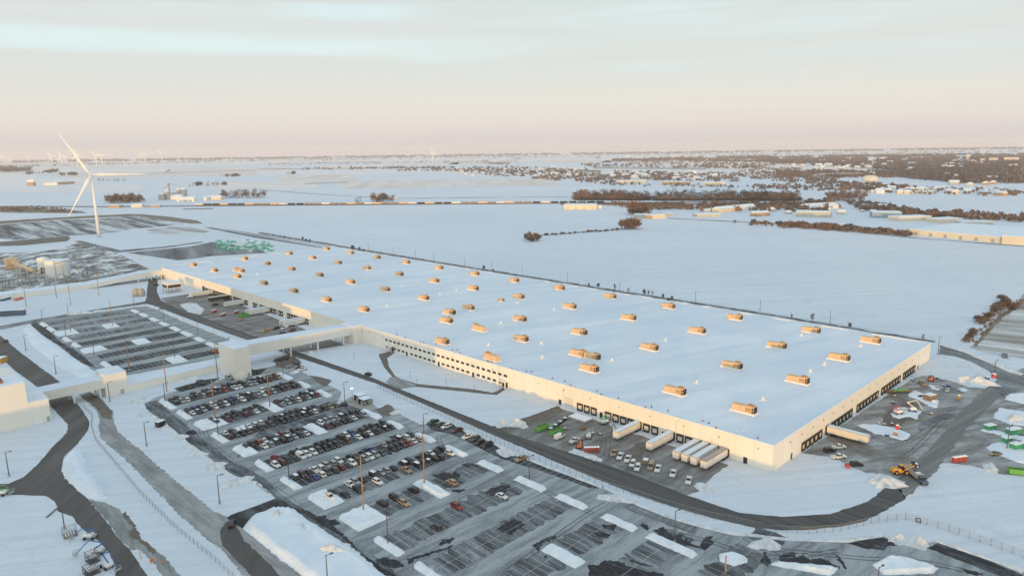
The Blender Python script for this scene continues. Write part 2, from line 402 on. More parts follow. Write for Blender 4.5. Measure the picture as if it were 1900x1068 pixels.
# main car park
LOT = [(268,748),(290,736),(330,724),(400,706),(436,697),(480,688),(505,678),(533,670),(558,688),(580,700),(614,716),(634,726),(631,737),(624,747),(650,752),(673,753),(690,757),(707,756),(719,749),(736,759),(747,771),(753,774),(781,787),(792,786),(836,783),(855,797),(893,809),(915,822),(930,833),(963,846),(981,849),(1037,874),(1118,905),(1166,927),(1234,957),(1295,975),(1360,990),(1453,1000),(1572,1004),(1637,993),(1685,1013),(1736,1003),(1824,1033),(1900,1061),(1960,1085),(1960,1110),(760,1110),(726,1068),(693,1046),(657,1018),(617,993),(581,970),(541,942),(511,924),(495,905),(480,895),(430,883),(389,855),(354,825),(321,799),(301,782),(273,759)]
sheet('car_park', LOT, .02, M['lot'], 2, .5)
FARLOT = [(56,601),(67,595),(126,585),(168,581),(249,570),(272,568),(300,577),(356,602),(424,628),(430,648),(414,662),(300,684),(235,696),(174,687),(131,659),(108,640),(81,623)]
sheet('car_park', FARLOT, .02, M['lot'], 3, .8)
bay_mb, line_mb = [], MB()
def wrect(x0, x1, y0, y1): return [(x0, y0), (x1, y0), (x1, y1), (x0, y1)]
C0, DC = 246.0, 20.42
def row_c(n_): return C0 - DC*n_
for n_ in range(0, 14):
    c = row_c(n_)
    x0, x1 = -127.8, -71.4
    if n_ == 3: x1 = -74
    if n_ == 12: x1 = -62
    if n_ == 13: x0, x1 = -120, -40
    m = M['bay'] if n_ < 7 else M['bay_worn']
    sheet('parking_bay', wrect(x0, x1, c-5.3, c+5.3), .03, m, 1.6, 1.5 if n_ < 7 else 2.6, world=True)
    for k in range(22):
        x = -127.95 + 2.69*k
        if x < x0 - .5 or x > x1 + .5: continue
        line_mb.box(x-.06, x+.06, c-5.2, c+5.2, .04, .044, False)
    line_mb.box(x0, x1, c-.06, c+.06, .045, .049, False)
for k in range(9):
    c = 484.5 - DC*k
    sheet('parking_bay', wrect(-127.8, -72, c-5.3, c+5.3), .03, M['bay_worn'] if k < 4 else M['bay'], 2, 1.0, world=True)
    for j in range(22):
        x = -127.95 + 2.69*j
        line_mb.box(x-.07, x+.07, c-5.2, c+5.2, .04, .044, False)
    line_mb.box(-127.8, -72, c-.06, c+.06, .045, .049, False)
# perimeter bays along the fence
for y in [60+2.7*i for i in range(-28, 48)]:
    x = -57.5 if y > 30 else -57.5 + (30-y)*.06
    line_mb.box(x-2.6, x+2.6, y-.06, y+.06, .05, .054, False)
struct(line_mb.build('parking_lines', M['line']))
sheet('parking_bay', [(790,786),(836,783),(855,797),(893,809),(930,833),(963,846),(1037,874),(1118,905),(1095,905),(1000,872),(930,850),(905,838),(860,815),(838,805),(800,797)], .03, M['bay'], 2, .6)
sheet('parking_bay', [(1166,927),(1234,957),(1295,975),(1290,990),(1200,960),(1150,940)], .03, M['bay_worn'], 1.5, .7)
sheet('parking_bay', [(1570,1006),(1630,996),(1650,1005),(1640,1020),(1600,1016)], .03, M['bay'], 1.2, .8)
sheet('parking_bay', [(1740,1006),(1824,1036),(1900,1066),(1880,1078),(1810,1050),(1720,1016)], .03, M['bay'], 1.2, .6)
sheet('parking_bay', [(322,720),(360,710),(380,704),(395,702),(410,700),(385,714),(335,727)], .03, M['bay'], 1.2, .4)
sheet('parking_bay', [(418,697),(470,686),(500,681),(482,694),(430,705)], .03, M['bay'], 1.2, .4)
sheet('lane', [(273,759),(268,748),(290,742),(330,775),(420,850),(490,885),(530,925),(600,962),(680,1020),(760,1080),(726,1068),(657,1018),(581,970),(511,924),(480,895),(430,883),(354,825),(301,782)], .033, M['lane'], 2, .8)
sheet('lane', [(56,601),(67,597),(84,606),(110,632),(150,656),(180,684),(150,672),(108,640),(81,623)], .033, M['bay'], 2, 1.0)
sheet('lane', [(480,800),(560,778),(640,754),(660,748),(690,757),(640,775),(560,798),(500,818),(470,835),(440,850),(445,836)], .028, M['lane'], 2, .8)
sheet('mud_patch', [(573,696),(590,698),(612,704),(616,706),(608,714),(600,716),(588,708)], .05, M['mud'], 1, .5)
sheet('mud_patch', [(700,757),(707,756),(719,749),(727,753),(733,765),(722,772),(700,764)], .05, M['mud'], 1, .5)
sheet('mud_patch', [(510,665),(540,655),(560,672),(535,684),(512,680)], .05, M['mud'], 1, .6)
def tracks(pxs, m='lane', gauge=1.7, w=.38, z=.05):
    pts = [at(*p) for p in pxs]; mb = MB(); line = []
    for i in range(len(pts)-1):           # smooth curve through the points
        p0, p1, p2, p3 = pts[max(0, i-1)], pts[i], pts[i+1], pts[min(len(pts)-1, i+2)]
        for k in range(10):
            t = k/10; line.append(.5*((2*p1) + (p2-p0)*t + (2*p0-5*p1+4*p2-p3)*t*t + (3*p1-p0-3*p2+p3)*t**3))
    for sg in (-1, 1):
        b = len(mb.v)
        for i, p in enumerate(line):
            d = (line[min(i+1, len(line)-1)]-line[max(0, i-1)]).normalized(); n_ = Vector((-d.y, d.x, 0)); ww = w*(.6+.5*abs(noise.noise(Vector((i*.3, sg, z*99)))))
            for e in (-1, 1): q = p + n_*(sg*gauge/2 + e*ww/2); mb.v.append((q.x, q.y, z + .002*sg))
        for i in range(len(line)-1): mb.face((b+2*i, b+2*i+1, b+2*i+3, b+2*i+2))
    struct(mb.build('tyre_track', M[m]))
for k, (pxs, m_) in enumerate([([(380,790),(385,812),(420,846),(470,880),(520,912),(560,940)], 'black_ice'), ([(372,775),(376,805),(410,845),(465,885),(505,915)], 'black_ice'), ([(838,815),(815,808),(822,830),(860,850),(905,868),(950,890)], 'black_ice'), ([(905,838),(890,850),(850,868),(800,880)], 'black_ice'), ([(700,765),(735,785),(780,805),(830,830)], 'black_ice'), ([(540,760),(600,745),(660,745)], 'black_ice'), ([(1000,905),(1060,935),(1120,960),(1180,985)], 'black_ice'), ([(760,990),(840,960),(920,915),(985,880)], 'black_ice'), ([(940,1060),(1010,1010),(1080,960),(1130,930)], 'black_ice'), ([(1240,985),(1320,1005),(1400,1030),(1480,1030),(1560,1020)], 'black_ice'), ([(1400,1015),(1500,1025),(1600,1035),(1700,1040),(1800,1060)], 'black_ice'), ([(1560,820),(1620,850),(1680,845),(1730,800),(1770,760)], 'black_ice'), ([(1600,800),(1660,825),(1715,800),(1745,770)], 'black_ice'), ([(1650,785),(1690,775),(1740,765),(1790,745)], 'black_ice'), ([(1660,745),(1700,725),(1740,715),(1790,730)], 'black_ice'), ([(1130,845),(1150,862),(1200,880),(1260,905)], 'black_ice'), ([(1110,800),(1120,825),(1112,845),(1090,860)], 'mud'), ([(1130,800),(1128,826),(1124,848)], 'mud'), ([(320,560),(370,590),(430,600),(480,620)], 'black_ice')]): tracks(pxs, m_, z=.052+.006*k)
# footpaths to the offices
sheet('path', [(702,657),(727,651),(732,654),(718,664),(722,680),(733,697),(746,703),(775,712),(820,716),(880,722),(915,728),(934,719),(938,722),(922,732),(905,731),(870,727),(810,721),(772,717),(745,720),(716,708),(727,698),(712,680),(706,666)], .03, M['mud'], 1.2, .35)
sheet('path', [(717,708),(728,698),(746,703),(772,713),(768,717),(745,721),(728,720)], .034, M['shoulder'], 1.2, .4)
sheet('mud_patch', [(914,792),(985,771),(1020,758),(1035,752),(1042,758),(1020,770),(985,788),(940,800)], .05, M['mud'], 1.2, .4)
sheet('mud_patch', [(1160,842),(1180,822),(1212,815),(1222,822),(1195,840),(1186,862),(1165,858)], .05, M['mud'], 1.2, .6)
for p in ([(1637,772),(1655,758),(1690,745),(1705,752),(1700,768),(1670,790),(1640,792)], [(1700,790),(1740,768),(1790,762),(1800,768),(1740,782),(1705,800)]):
    sheet('mud_patch', p, .03, M['mud'] if p[0][0] < 1650 else M['gravel'], 1.5, .9)
M['wet'] = ground_mat('wet_asphalt', (.012, .014, .018), (.16, .17, .185), .5, .5, .85, (1.4, .4, 1, .1))
c4_, c6_, c8_, c5_ = conv((440, 798)), conv((880, 798)), conv((1420, 798)), conv((600, 640))
for k, p in enumerate([c6_([(840,985),(900,990),(960,950),(1060,960),(1150,1000),(1250,1030),(1390,1050),(1400,1100),(840,1100)]), c6_([(165,725),(215,690),(290,648),(320,665),(380,690),(330,720),(265,770)]), c6_([(80,450),(130,420),(250,395),(270,430),(180,480),(110,480)]), c6_([(420,845),(500,800),(600,768),(580,800),(500,830),(470,900),(540,930),(520,940),(460,880)]), c6_([(1215,700),(1240,680),(1290,715),(1280,740)]), c6_([(1310,735),(1390,705),(1450,780),(1510,760),(1530,810),(1560,780),(1590,830),(1660,850),(1690,790),(1750,775),(1745,840),(1700,880),(1560,840),(1400,790)]), c6_([(860,740),(1000,760),(980,790),(900,775)]), c6_([(930,690),(1050,690),(1030,740),(960,720)]), c6_([(1080,930),(1200,960),(1320,1000),(1200,980)]),
    c8_([(95,940),(130,905),(200,890),(230,930),(280,910),(330,950),(400,935),(480,970),(550,1000),(545,1020),(480,1000),(300,975),(110,965)]), c8_([(525,905),(560,950),(600,1010),(590,1020),(540,960)]), c8_([(640,815),(870,780),(980,840),(900,850),(860,820),(770,860)]), c8_([(1440,1010),(1600,1050),(1560,1068),(1480,1050)]), c8_([(0,890),(40,960),(20,1000),(-40,960)]),
    c4_([(1240,945),(1590,840),(1560,865),(1330,940),(1260,985)]), c4_([(1520,360),(1600,300),(1640,330),(1580,400)]), c4_([(1560,430),(1680,435),(1620,465)]), c4_([(1500,800),(1600,790),(1560,830),(1480,840)]), c4_([(1420,690),(1460,680),(1450,720)]), c4_([(540,640),(640,620),(700,700),(820,800),(900,900),(1000,960),(1060,1000),(1180,1068),(1100,1068),(980,990),(860,860),(740,760),(620,700)]), c4_([(650,660),(720,650),(760,690),(700,700)]), c4_([(1010,950),(1100,930),(1200,960),(1230,1000),(1150,1010),(1060,990)]),
    c5_([(785,955),(900,930),(960,960),(900,1000),(860,980)]), c5_([(1010,880),(1060,860),(1120,880),(1060,900)]), c5_([(480,670),(560,650),(600,690),(540,720)])]):
    sheet('wet_patch', p, .047 + .0007*k, M['wet'], .8, 1.1)
# snow islands with kerbs in the car parks
def island(pts, h=.85):
    return struct(lumpy('snow_island', pts, h, M['islandsnow'], 1.25, .32))
def isl(x0, x1, y0, y1, skew=.0):
    cut = min(2.0, (y1-y0)*.25)
    if x0 < -100: pts = [(x0, y0), (x1, y0+.4), (x1, y1), (x0+cut*.6, y1), (x0, y1-cut)]
    else: pts = [(x0, y0), (x1-.8, y0), (x1, y0+1.5), (x1, y1-1.5), (x1-.8, y1), (x0, y1)]
    return island(pts)
LEFT_I = [(236,254),(217,232),(198,211),(178.5,192),(158,171),(138.5,151),(117,130.5),(96.5,110),(76,89.5),(55,69),(36.5,48.5)]
WIDE = {2: -119.8, 4: -125, 7: -123, 8: -119.5}
for i, (a, b) in enumerate(LEFT_I): isl(-131.6, WIDE.get(i, -128.2), a, b)
for a, b in [(236,250.5),(217,228.6),(196.2,208.5),None,(153.4,168),(136.5,147.5),(114.5,127.2),(94,107.5),(74,86.6),(51.8,66.2),(32.8,46.2),(12.7,25.9),(-9,8.2)] and [x for x in [(236,250.5),(217,228.6),(196.2,208.5),(153.4,168),(136.5,147.5),(114.5,127.2),(94,107.5),(74,86.6),(51.8,66.2),(32.8,46.2),(12.7,25.9),(-9,8.2)]]:
    isl(-71.3, -67.3, a, b)
for a, b in [(196.2,211),(156.7,170.4),(74,90.6),(12.8,27)]: island([(-99.3, a), (-94, a), (-93.6, b-1), (-95, b), (-99, b)])
island([(-58.7,-26.6),(-55.8,-27.5),(-45.8,-42),(-51.9,-41.7)]); island([(-38,-48.2),(-30,-50),(-27.4,-54.6),(-26.5,-62.6),(-30.8,-62),(-41.1,-52.3)])
island(px_poly([(1336,1026),(1362,1024),(1385,1034),(1388,1042),(1362,1050),(1334,1040)]))
for a, b in [(476,491.5),(455.5,471),(436.5,451),(416.5,430),(395.5,409),(375.8,388.5),(335,348)]: isl(-131.8, -118.5 if a in (436.5, 375.8) else -127.8, a, b)
for a, b in [(474,487),(454.5,467.5),(433.5,446.3),(413,425.7),(392,405.4),(370.8,385.4),(351,363),(330.5,344.5)]: isl(-71.6, -67.4, a, b)
for a, b in [(435.8,449),(373.6,387.3),(312.3,328)]: island([(-102.3, a), (-93.5, a), (-93, b), (-102.3, b)])
# big snow banks and patches
def bank(name, pxs, h, m='snow', inset=2.0): return struct(lumpy(name, px_poly(pxs), h, M[m], inset, .8))
bank('snow_bank', [(450,980),(468,957),(508,942),(538,941),(581,972),(617,995),(657,1020),(693,1048),(735,1095),(596,1095),(560,1066),(501,1020)], 1.2)
bank('snow_bank', [(55,603),(44,612),(60,640),(100,672),(150,700),(172,703),(176,690),(131,661),(106,642),(79,625)], .9)
bank('snow_bank', [(115,868),(121,850),(142,830),(150,842),(160,870),(185,905),(200,925),(165,924),(142,906),(120,884)], 1.6)
bank('snow_patch', [(333,566),(350,562),(365,563),(380,575),(372,583),(350,579)], .6, 'pile', 1)
cv_ = conv((1520, 780), 8.09)
bank('snow_patch', cv_([(560,70),(650,50),(870,60),(1150,110),(1380,200),(1340,270),(1240,300),(1100,250),(830,190),(700,130)]), .35, 'snow', .8)
cv_ = conv((1640, 680), 7.91)
for p in ([(95,690),(160,610),(240,590),(330,600),(560,655),(480,765),(380,740),(310,735),(230,765),(130,740)], [(390,335),(620,400),(800,490),(780,600),(740,605),(480,480),(350,430)], [(640,260),(860,300),(790,340),(720,330)], [(1085,310),(1180,310),(1260,350),(1140,360)]):
    bank('snow_patch', cv_(p), .3, 'snow', .6)
for p in ([(1863,740),(1872,731),(1900,728),(1950,730),(1950,762),(1900,749)], [(1855,756),(1900,764),(1950,775),(1950,795),(1900,789),(1875,787),(1842,774)], [(1820,798),(1826,794),(1900,810),(1950,820),(1950,828),(1900,818)], [(1829,830),(1842,822),(1858,819),(1900,829),(1950,840),(1950,872),(1900,860),(1877,853),(1850,843)]):
    bank('snow_patch', p, .4, 'snow', .8)
bank('snow_patch', [(1054,838),(1066,832),(1110,846),(1120,856),(1100,853)], .2, 'pile', .5)
# plough ridge lining the lots and roads
def ridge(pxs, w, h, seed):
    pts = [at(*p) for p in pxs]; mb = MB(); line = []
    for a, b in zip(pts, pts[1:]):
        k = max(1, int((b-a).length/1.6))
        line += [a + (b-a)*(j/k) for j in range(k)]
    line.append(pts[-1])
    for i, p in enumerate(line):
        d = (line[min(i+1, len(line)-1)] - line[max(i-1, 0)]).normalized(); nn = Vector((-d.y, d.x, 0))
        hh = h*(.6+.9*abs(noise.noise(Vector((i*.21, seed, 0))))); ww = w*(.8+.5*noise.noise(Vector((i*.17, seed, 5))))
        for t, z in ((-1, -.02), (-.55, .6), (-.1, 1), (.4, .75), (1, -.02)): mb.v.append(tuple(p + nn*(t*ww) + Vector((0, 0, z*hh))))
    for i in range(len(line)-1):
        for j in range(4): b = i*5+j; mb.face((b, b+1, b+6, b+5))
    return struct(mb.build('snow_ridge', M['pile'], smooth=True))
ridge([(126,584),(168,580),(249,569),(272,566),(297,574)], 2.6, 1.5, 1)
ridge([(300,577),(356,601),(424,627)], 1.6, .7, 2)
ridge([(793,784),(836,781),(867,800),(915,820),(963,845),(1037,873),(1118,904)], 1.2, .6, 3)
ridge([(1166,926),(1234,956),(1295,974),(1360,989),(1453,999),(1572,1003),(1637,992)], 1.2, .6, 4)
ridge([(1736,1002),(1824,1032),(1900,1060)], 1.3, .7, 5)
ridge([(1742,660),(1770,668),(1800,680),(1840,712)], 1.0, .5, 6)
ridge([(1745,638),(1790,651),(1830,667),(1870,684),(1900,696)], 2.6, 1.0, 9)
ridge([(270,761),(300,783),(352,826),(430,884),(478,896)], 1.3, .6, 7)
PILES = [(548,690,4,2.5,1.4,'low snow pile beside the white pickup by the road fence'),(735,765,4,3,1.8,'dirty snow pile beside the bare patch at the gate pavilion'),(790,781,3,2,1.6,'small snow pile beside dark green pickup at the lot edge'),(938,840,6,3.4,2.4,'tall snow pile in the bay near the tan pickup'),(1140,925,8,3.2,2.2,'long snow heap blocking bays by the chain link fence'),(1422,1010,6,3.5,2.2,'snow heap at the lot edge below the road bend'),(1665,1000,5,3,2.2,'left snow heap of the pair pushed into bays at lower right'),(1704,1006,5,3.4,2.6,'right snow heap of the pair pushed into bays at lower right'),(935,787,5,4,3.2,'left of two tall snow mounds beside the warehouse drive'),(962,787,6,4.4,3.6,'right of two tall snow mounds beside the warehouse drive'),(1810,708,13,6,4.2,'huge white snow mound beside the right hand road loop'),(1640,895,9,5,4.0,'large snow mound in front of the yellow wheel loader'),(1884,778,8,4,3.0,'snow mound on the island above the green boxes'),(1838,870,8,2.6,1.2,'low snow pile between red toilets and green dumpster'),(256,744,7,4,2.2,'snow heap at the upper left corner of the main lot'),(262,768,5,3,1.6,'second snow heap left of the main lot corner'),(333,810,6,3,1.6,'snow heap beside the upper left lane of the main lot'),(368,842,5,3,1.4,'snow heap on the verge left of the main lot lane'),(398,866,6,4,2.2,'broad snow heap on the verge near the lane bend'),(440,895,8,4,2.6,'largest snow heap on the verge above the lot exit'),(303,797,3,2.2,1.5,'small snow heap in front of the dark skip'),(516,955,7,4,2.4,'sunlit snow heap on the bank below the lot exit'),(562,978,6,4,2.2,'sunlit snow heap in the middle of the bank'),(622,1022,8,5,2.8,'biggest sunlit heap on the bank near the bottom edge'),(572,1052,5,3,1.6,'rough snow lump low on the bank by the light pole'),(352,703,7,2.6,1.8,'ploughed snow behind the parked cars below the corridor'),(455,680,8,2.6,1.8,'ploughed snow behind parked cars below the tall tower'),(575,655,5,3,2.0,'snow pile under the skybridge near its pillar'),(1310,905,6,4,1.6,'rough ploughed snow at the end of the dock yard'),(205,470,12,6,3.5,'snow mound by the gravel lot left of the warehouse'),(262,480,14,7,4.5,'taller snow mound by the gravel lot near the warehouse')]
for i, (x, y, rx, ry, h, lab) in enumerate(PILES):
    o = link('snow_pile', heap_mesh('snow_pile', rx*.8, ry*.85, h*.85, i*1.7, .5*i), None, at(x, y))
    tag(o, lab, 'snow pile')

# ------------------------------------------------------------------ warehouse
LX, LY, HW = 193.0, 627.0, 10.4
wh = thing('warehouse', 'huge flat cream warehouse with snowy roof, dock doors and rows of office windows', 'warehouse')
mb = MB(); t = .4
mb.box(0, t, 0, LY, 0, HW); mb.box(LX-t, LX, 0, LY, 0, HW); mb.box(t, LX-t, 0, t, 0, HW); mb.box(t, LX-t, LY-t, LY, 0, HW)
mb.build('wall', M['wall'], wh)
mb = MB(); nx, ny = 40, 120
for j in range(ny+1):
    for i in range(nx+1):
        x = t + (LX-2*t)*i/nx; y = t + (LY-2*t)*j/ny
        e = min(x-t, LX-t-x, y-t, LY-t-y)
        mb.v.append((x, y, HW-.35 + (.12*noise.noise(Vector((x*.05, y*.05, 0))) if e > .1 else 0) + min(.25, e*.02)))
for j in range(ny):
    for i in range(nx): b = j*(nx+1)+i; mb.face((b, b+1, b+nx+2, b+nx+1))
mb.build('roof', M['roofsnow'], wh, True)
mb = MB(); c = .25
mb.box(-.08, t+.05, -.08, LY+.08, HW, HW+.12); mb.box(LX-t-.05, LX+.08, -.08, LY+.08, HW, HW+.12)
mb.box(t+.05, LX-t-.05, -.08, t+.05, HW, HW+.12); mb.box(t+.05, LX-t-.05, LY-t-.05, LY+.08, HW, HW+.12)
mb.build('parapet_cap', M['snowcap'], wh)
W2 = 1.55
pane_me = MB().box(-.06, .05, -1.25, 1.25, -.6, .6).mesh('window', M['glass'])
fr_mb = MB(); fr_mb.box(-.1, .04, -1.35, 1.35, .6, .72); fr_mb.box(-.1, .04, -1.35, 1.35, -.72, -.6)
fr_me = fr_mb.mesh('window_frame', M['cap'])
for i in range(26):
    y = 246.4 - 4.16*i
    doors = {1: 1, 5: 1, 12: 1, 19: 1, 25: 1}
    for z, low in ((6.1, 0), (1.9, 1)):
        if low and i in doors: continue
        w = link('window', pane_me, wh, (0, y, z)); link('window_frame', fr_me, w)
door_me = MB().box(-.1, .05, -.8, .8, 0, 2.5).mesh('door', M['black'])
for y in (226.0, 196.2, 167.2, 105.4, 80.8, 47.8, 11.0): link('door', door_me, wh, (0, y, 0))
for y in (241.1, 142.9):
    e = MB(); e.box(-2.6, -.02, y-2.6, y+2.6, 3.3, 3.7); e.box(-2.6, -2.2, y-2.6, y-2.2, 0, 3.3); e.box(-2.6, -2.2, y+2.2, y+2.6, 0, 3.3)
    p = e.build('entrance_portal', M['wall'], wh)
    MB().box(-.12, -.03, y-2, y+2, .02, 3.2).build('door', M['black'], p)
# dock doors
dz0, dz1 = -.05, 3.35
def dock_mesh(axis):
    fr, pn, bp = MB(), MB(), MB()
    def B(m, a0, a1, z0, z1, d0, d1):
        if axis == 'X': m.box(-d1, -d0, a0, a1, z0, z1)
        else: m.box(a0, a1, -d1, -d0, z0, z1)
    B(fr, -1.65, 1.65, 2.85, 3.75, .0, .42); B(fr, -1.65, -1.2, .55, 2.85, .0, .42); B(fr, 1.2, 1.65, .55, 2.85, .0, .42)
    B(pn, -1.2, 1.2, .8, 2.85, .01, .1); B(bp, -1.35, 1.35, .05, .8, .0, .5)
    return fr.mesh('dock_door', M['dark']), pn.mesh('door_panel', M['panel']), bp.mesh('dock_bumper', M['dark'])
DF = dock_mesh('X'); DR = dock_mesh('Y')
def dock(meshes, loc):
    d = link('dock_door', meshes[0], wh, loc); link('door_panel', meshes[1], d); link('dock_bumper', meshes[2], d)
for y in (93.1,89,84.9,76.7,72.6,68.5,64.5,60.4,56.3,52.1,43.9,39.8,35.7,31.5,27.6,23.8,19.4): dock(DF, (0, y, 0))
for y in (517,513,507,501,497,493,489,485,481,477,470,466,460,456,452,448,441,437,424.6,420.5,413,409,405,401,397,393,389,383,379,369.5,365.6,361.7,357.8,353.9,350,346,342): dock(DF, (0, y, 0))
for x in (26.5,30.6,34.7,38.8,42.9): dock(DR, (x, 0, 0))
for g0, n_ in ((50.0, 1), (56.2, 6), (85.2, 7), (117.2, 7), (149.3, 5)):
    for k in range(n_): dock(DR, (g0+4.05*k, 0, 0))
MB().box(-.2, .05, 519.6, 524, 0, 4.6).build('roll_up_door', M['black'], wh)
MB().box(-.06, .05, 97.5, 102.5, 0, 4.8).build('roll_up_door', M['panel'], wh)
for x in (16.0, 172.5): MB().box(x-.6, x+.6, -.1, .05, 0, 2.4).build('door', M['black'], wh)
wl = MB().box(-.3, 0, -.2, .2, -.14, .14).mesh('wall_light', M['black'])
for k in range(38): link('wall_light', wl, wh, (0, 6+16.2*k, 7.6))
wl2 = MB().box(-.2, .2, -.3, 0, -.14, .14).mesh('wall_light', M['black'])
for k in range(17): link('wall_light', wl2, wh, (14+10.5*k, 0, 7.6))
MB().box(-.3, 0, 116, 116.3, 0, HW).build('downspout', M['wall'], wh)

# rooftop air units
RZ = HW - .15
cu_me = MB().box(-2.0, 2.0, -5.5, 5.5, 0, .75).mesh('roof_curb', M['white'])
b_ = MB(); b_.box(-1.5, 1.5, -4.9, -1.0, .75, 3.55); b_.box(-1.5, 1.5, -1.0, 4.7, .75, 3.2)
bd_me = b_.mesh('housing', M['tan'])
b_ = MB(); b_.box(-1.6, -1.51, -4.85, -4.1, 1.0, 1.9); b_.box(-1.6, -1.51, -4.85, -4.1, 2.2, 3.1); b_.box(-1.2, 1.2, -5.3, -4.92, 1.0, 1.95); b_.box(-1.2, 1.2, -5.3, -4.92, 2.25, 3.2)
lv_me = b_.mesh('louvre', M['dark'])
b_ = MB(); b_.frustum((-1.4, 1.4, -4.6, -1.4, 3.56), (-1.0, 1.0, -4.3, -1.8, 3.85)); b_.box(-.8, .8, -4.0, -3.2, 3.86, 4.2); b_.box(-.8, .8, -2.8, -2.0, 3.86, 4.2)
hd_me = b_.mesh('exhaust_hood', M['tan2'])
b_ = MB(); b_.box(-1.53, -1.502, -3.7, -1.3, 1.1, 3.0); pn_me = b_.mesh('access_panel', M['tan2'])
UCOL = [24.9, 58.4, 107.7, 157.5, 207.5, 257.5, 307.5, 356.5, 406, 456.5, 506.5, 555.5, 604.5]
URW = [24.8, 77.0, 126.7, 172.2]
ORD = ['first', 'second', 'third', 'fourth', 'fifth', 'sixth', 'seventh', 'eighth', 'ninth', 'tenth', 'eleventh', 'twelfth', 'thirteenth', 'fourteenth', 'fifteenth', 'sixteenth', 'seventeenth', 'eighteenth', 'nineteenth', 'twentieth', 'twenty-first', 'twenty-second', 'twenty-third', 'twenty-fourth'] + [f'{n_}th' for n_ in range(25, 60)]
RN = ['front', 'second', 'third', 'rear']
def unit(x, y, label, flip=False, s=1.0):
    r = thing('rooftop_unit', label, 'rooftop unit', (x, y, RZ), math.pi if flip else 0, 'tan air units on the warehouse roof')
    r.scale = (s, s, s)
    link('roof_curb', cu_me, r); h = link('housing', bd_me, r)
    link('louvre', lv_me, h); link('access_panel', pn_me, h); link('exhaust_hood', hd_me, r)
for j, x in enumerate(URW):
    for i, y in enumerate(UCOL):
        if j == 0 and i in (3, 4, 5): continue
        unit(x, y, f'tan rooftop unit in the {RN[j]} row, {ORD[i] if not (j == 0 and i > 2) else ORD[i-3]} from the near right end')
for x, y, lab, fl in [(41.8,120,'tan rooftop unit touching another, nearer of the close pair',0),(41.8,129,'tan rooftop unit touching another, farther of the close pair',0),(4.8,157.3,'tan rooftop unit right at the front roof edge above the office windows',1),(42.5,172.9,'extra tan rooftop unit above the middle of the office windows',0),(42.7,208.4,'extra tan rooftop unit with its hood facing left, above the offices',1),(7.7,202.2,'tan rooftop unit at the roof edge over the left office windows',0),(42.3,239.7,'extra tan rooftop unit nearer of two in line left of the offices',0),(59.2,256.6,'extra tan rooftop unit farther of two in line left of the offices',0),(40.2,533,'extra tan rooftop unit nearer of a pair near the far left roof end',0),(40.2,543,'extra tan rooftop unit farther of a pair near the far left roof end',0)]:
    unit(x, y, lab, bool(fl))
unit(111.9, 261.1, 'small stubby tan rooftop unit alone in the middle of the roof', False, .6)
c2, c7, cr, c6 = conv((780,440)), conv((960,680)), conv((1420,540)), conv((300,440))
VENT = c2([(145,420),(265,395),(475,487),(712,485),(855,565),(980,535),(590,635),(1290,655),(1408,620),(1312,460),(932,395),(1740,535),(1800,760),(890,785),(1405,910),(500,795),(895,888),(605,338),(315,285)]) + cr([(265,330),(665,326),(697,408),(433,540),(330,593)]) + c7([(1315,122),(1803,245)]) + c6([(710,145),(820,130),(880,178),(985,163),(365,192),(1065,217),(1178,202),(1270,257),(1385,242),(705,276),(895,322),(1505,308),(1620,288),(1710,200),(1760,360),(1875,342),(1125,380),(1370,438),(1655,510)])
vb = MB().frustum((-1.5, 1.5, -1.5, 1.5, 0), (-.9, .9, -.9, .9, .35)).mesh('vent_base', M['white'])
vs = MB().lathe(0, 0, [(.55, .35), (.55, 1.0), (.8, 1.05), (.8, 1.25), (.3, 1.6)], 10).mesh('vent_hood', M['white'])
pts = sorted([at(*p, RZ) for p in VENT], key=lambda p: p.y)
for i, p in enumerate(pts):
    r = thing('roof_vent', 'small white mushroom vent on the snowy warehouse roof', 'roof vent', (p.x, p.y, RZ), 0, 'white vents on the warehouse roof')
    link('vent_base', vb, r); link('vent_hood', vs, r)

fgm = [MB().tube((0, 0, 0), (0, 0, 1.1), .09, .07, 5).tube((0, 0, 0), (0, 0, .12), .45, .4, 8).mesh('warning_flag', M[m_]) for m_ in ('red', 'white', 'black')]
for k in range(46):
    y = 8 + k*5.2 + 2*math.sin(k*2.3); o = link('roof_marker', fgm[[0, 1, 1, 0, 2][k % 5]], None, (3.2+1.6*math.sin(k*1.7), y, RZ))
    tag(o, 'tiny ' + ['red', 'white', 'white', 'red', 'dark'][k % 5] + ' marker on the snow along the front edge of the warehouse roof', 'marker', 'markers along the roof edge')
# ------------------------------------------------------------------ towers, bridges, corridors
def block(name, label, cat, x0, x1, y0, y1, h, z0=0, m='clad', parent=None):
    r = thing(name, label, cat, (0, 0, 0)) if label else parent
    MB().box(x0, x1, y0, y1, z0, h).build('wall', M[m], r)
    mb = MB(); mb.box(x0-.06, x1+.06, y0-.06, y1+.06, h, h+.28); mb.build('roof', M['roofsnow'], r)
    return r
t2 = block('transfer_tower', 'tall plain cream tower where the long skybridge starts beside the lot', 'tower', -90.3, -81.4, 257, 276, 16.8)
MB().box(-83.5, -82.3, 256.85, 257.05, 0, 2.4).build('door', M['steel'], t2); MB().box(-90.45, -90.2, 263, 264.2, 0, 2.4).build('door', M['steel'], t2)
MB().box(-88.6, -85.4, 255.6, 257, 0, 2.6).build('entrance_annex', M['clad'], t2)
t1 = block('transfer_tower', 'shorter cream tower between the low corridor and the left skybridge', 'tower', -147.2, -137, 279, 293, 11.1)
MB().box(-140.5, -138.9, 278.86, 279.05, 0, 2.4).build('door', M['steel'], t1); MB().box(-145.3, -141.5, 278.4, 279, 0, 2.2).build('entrance_annex', M['clad'], t1)
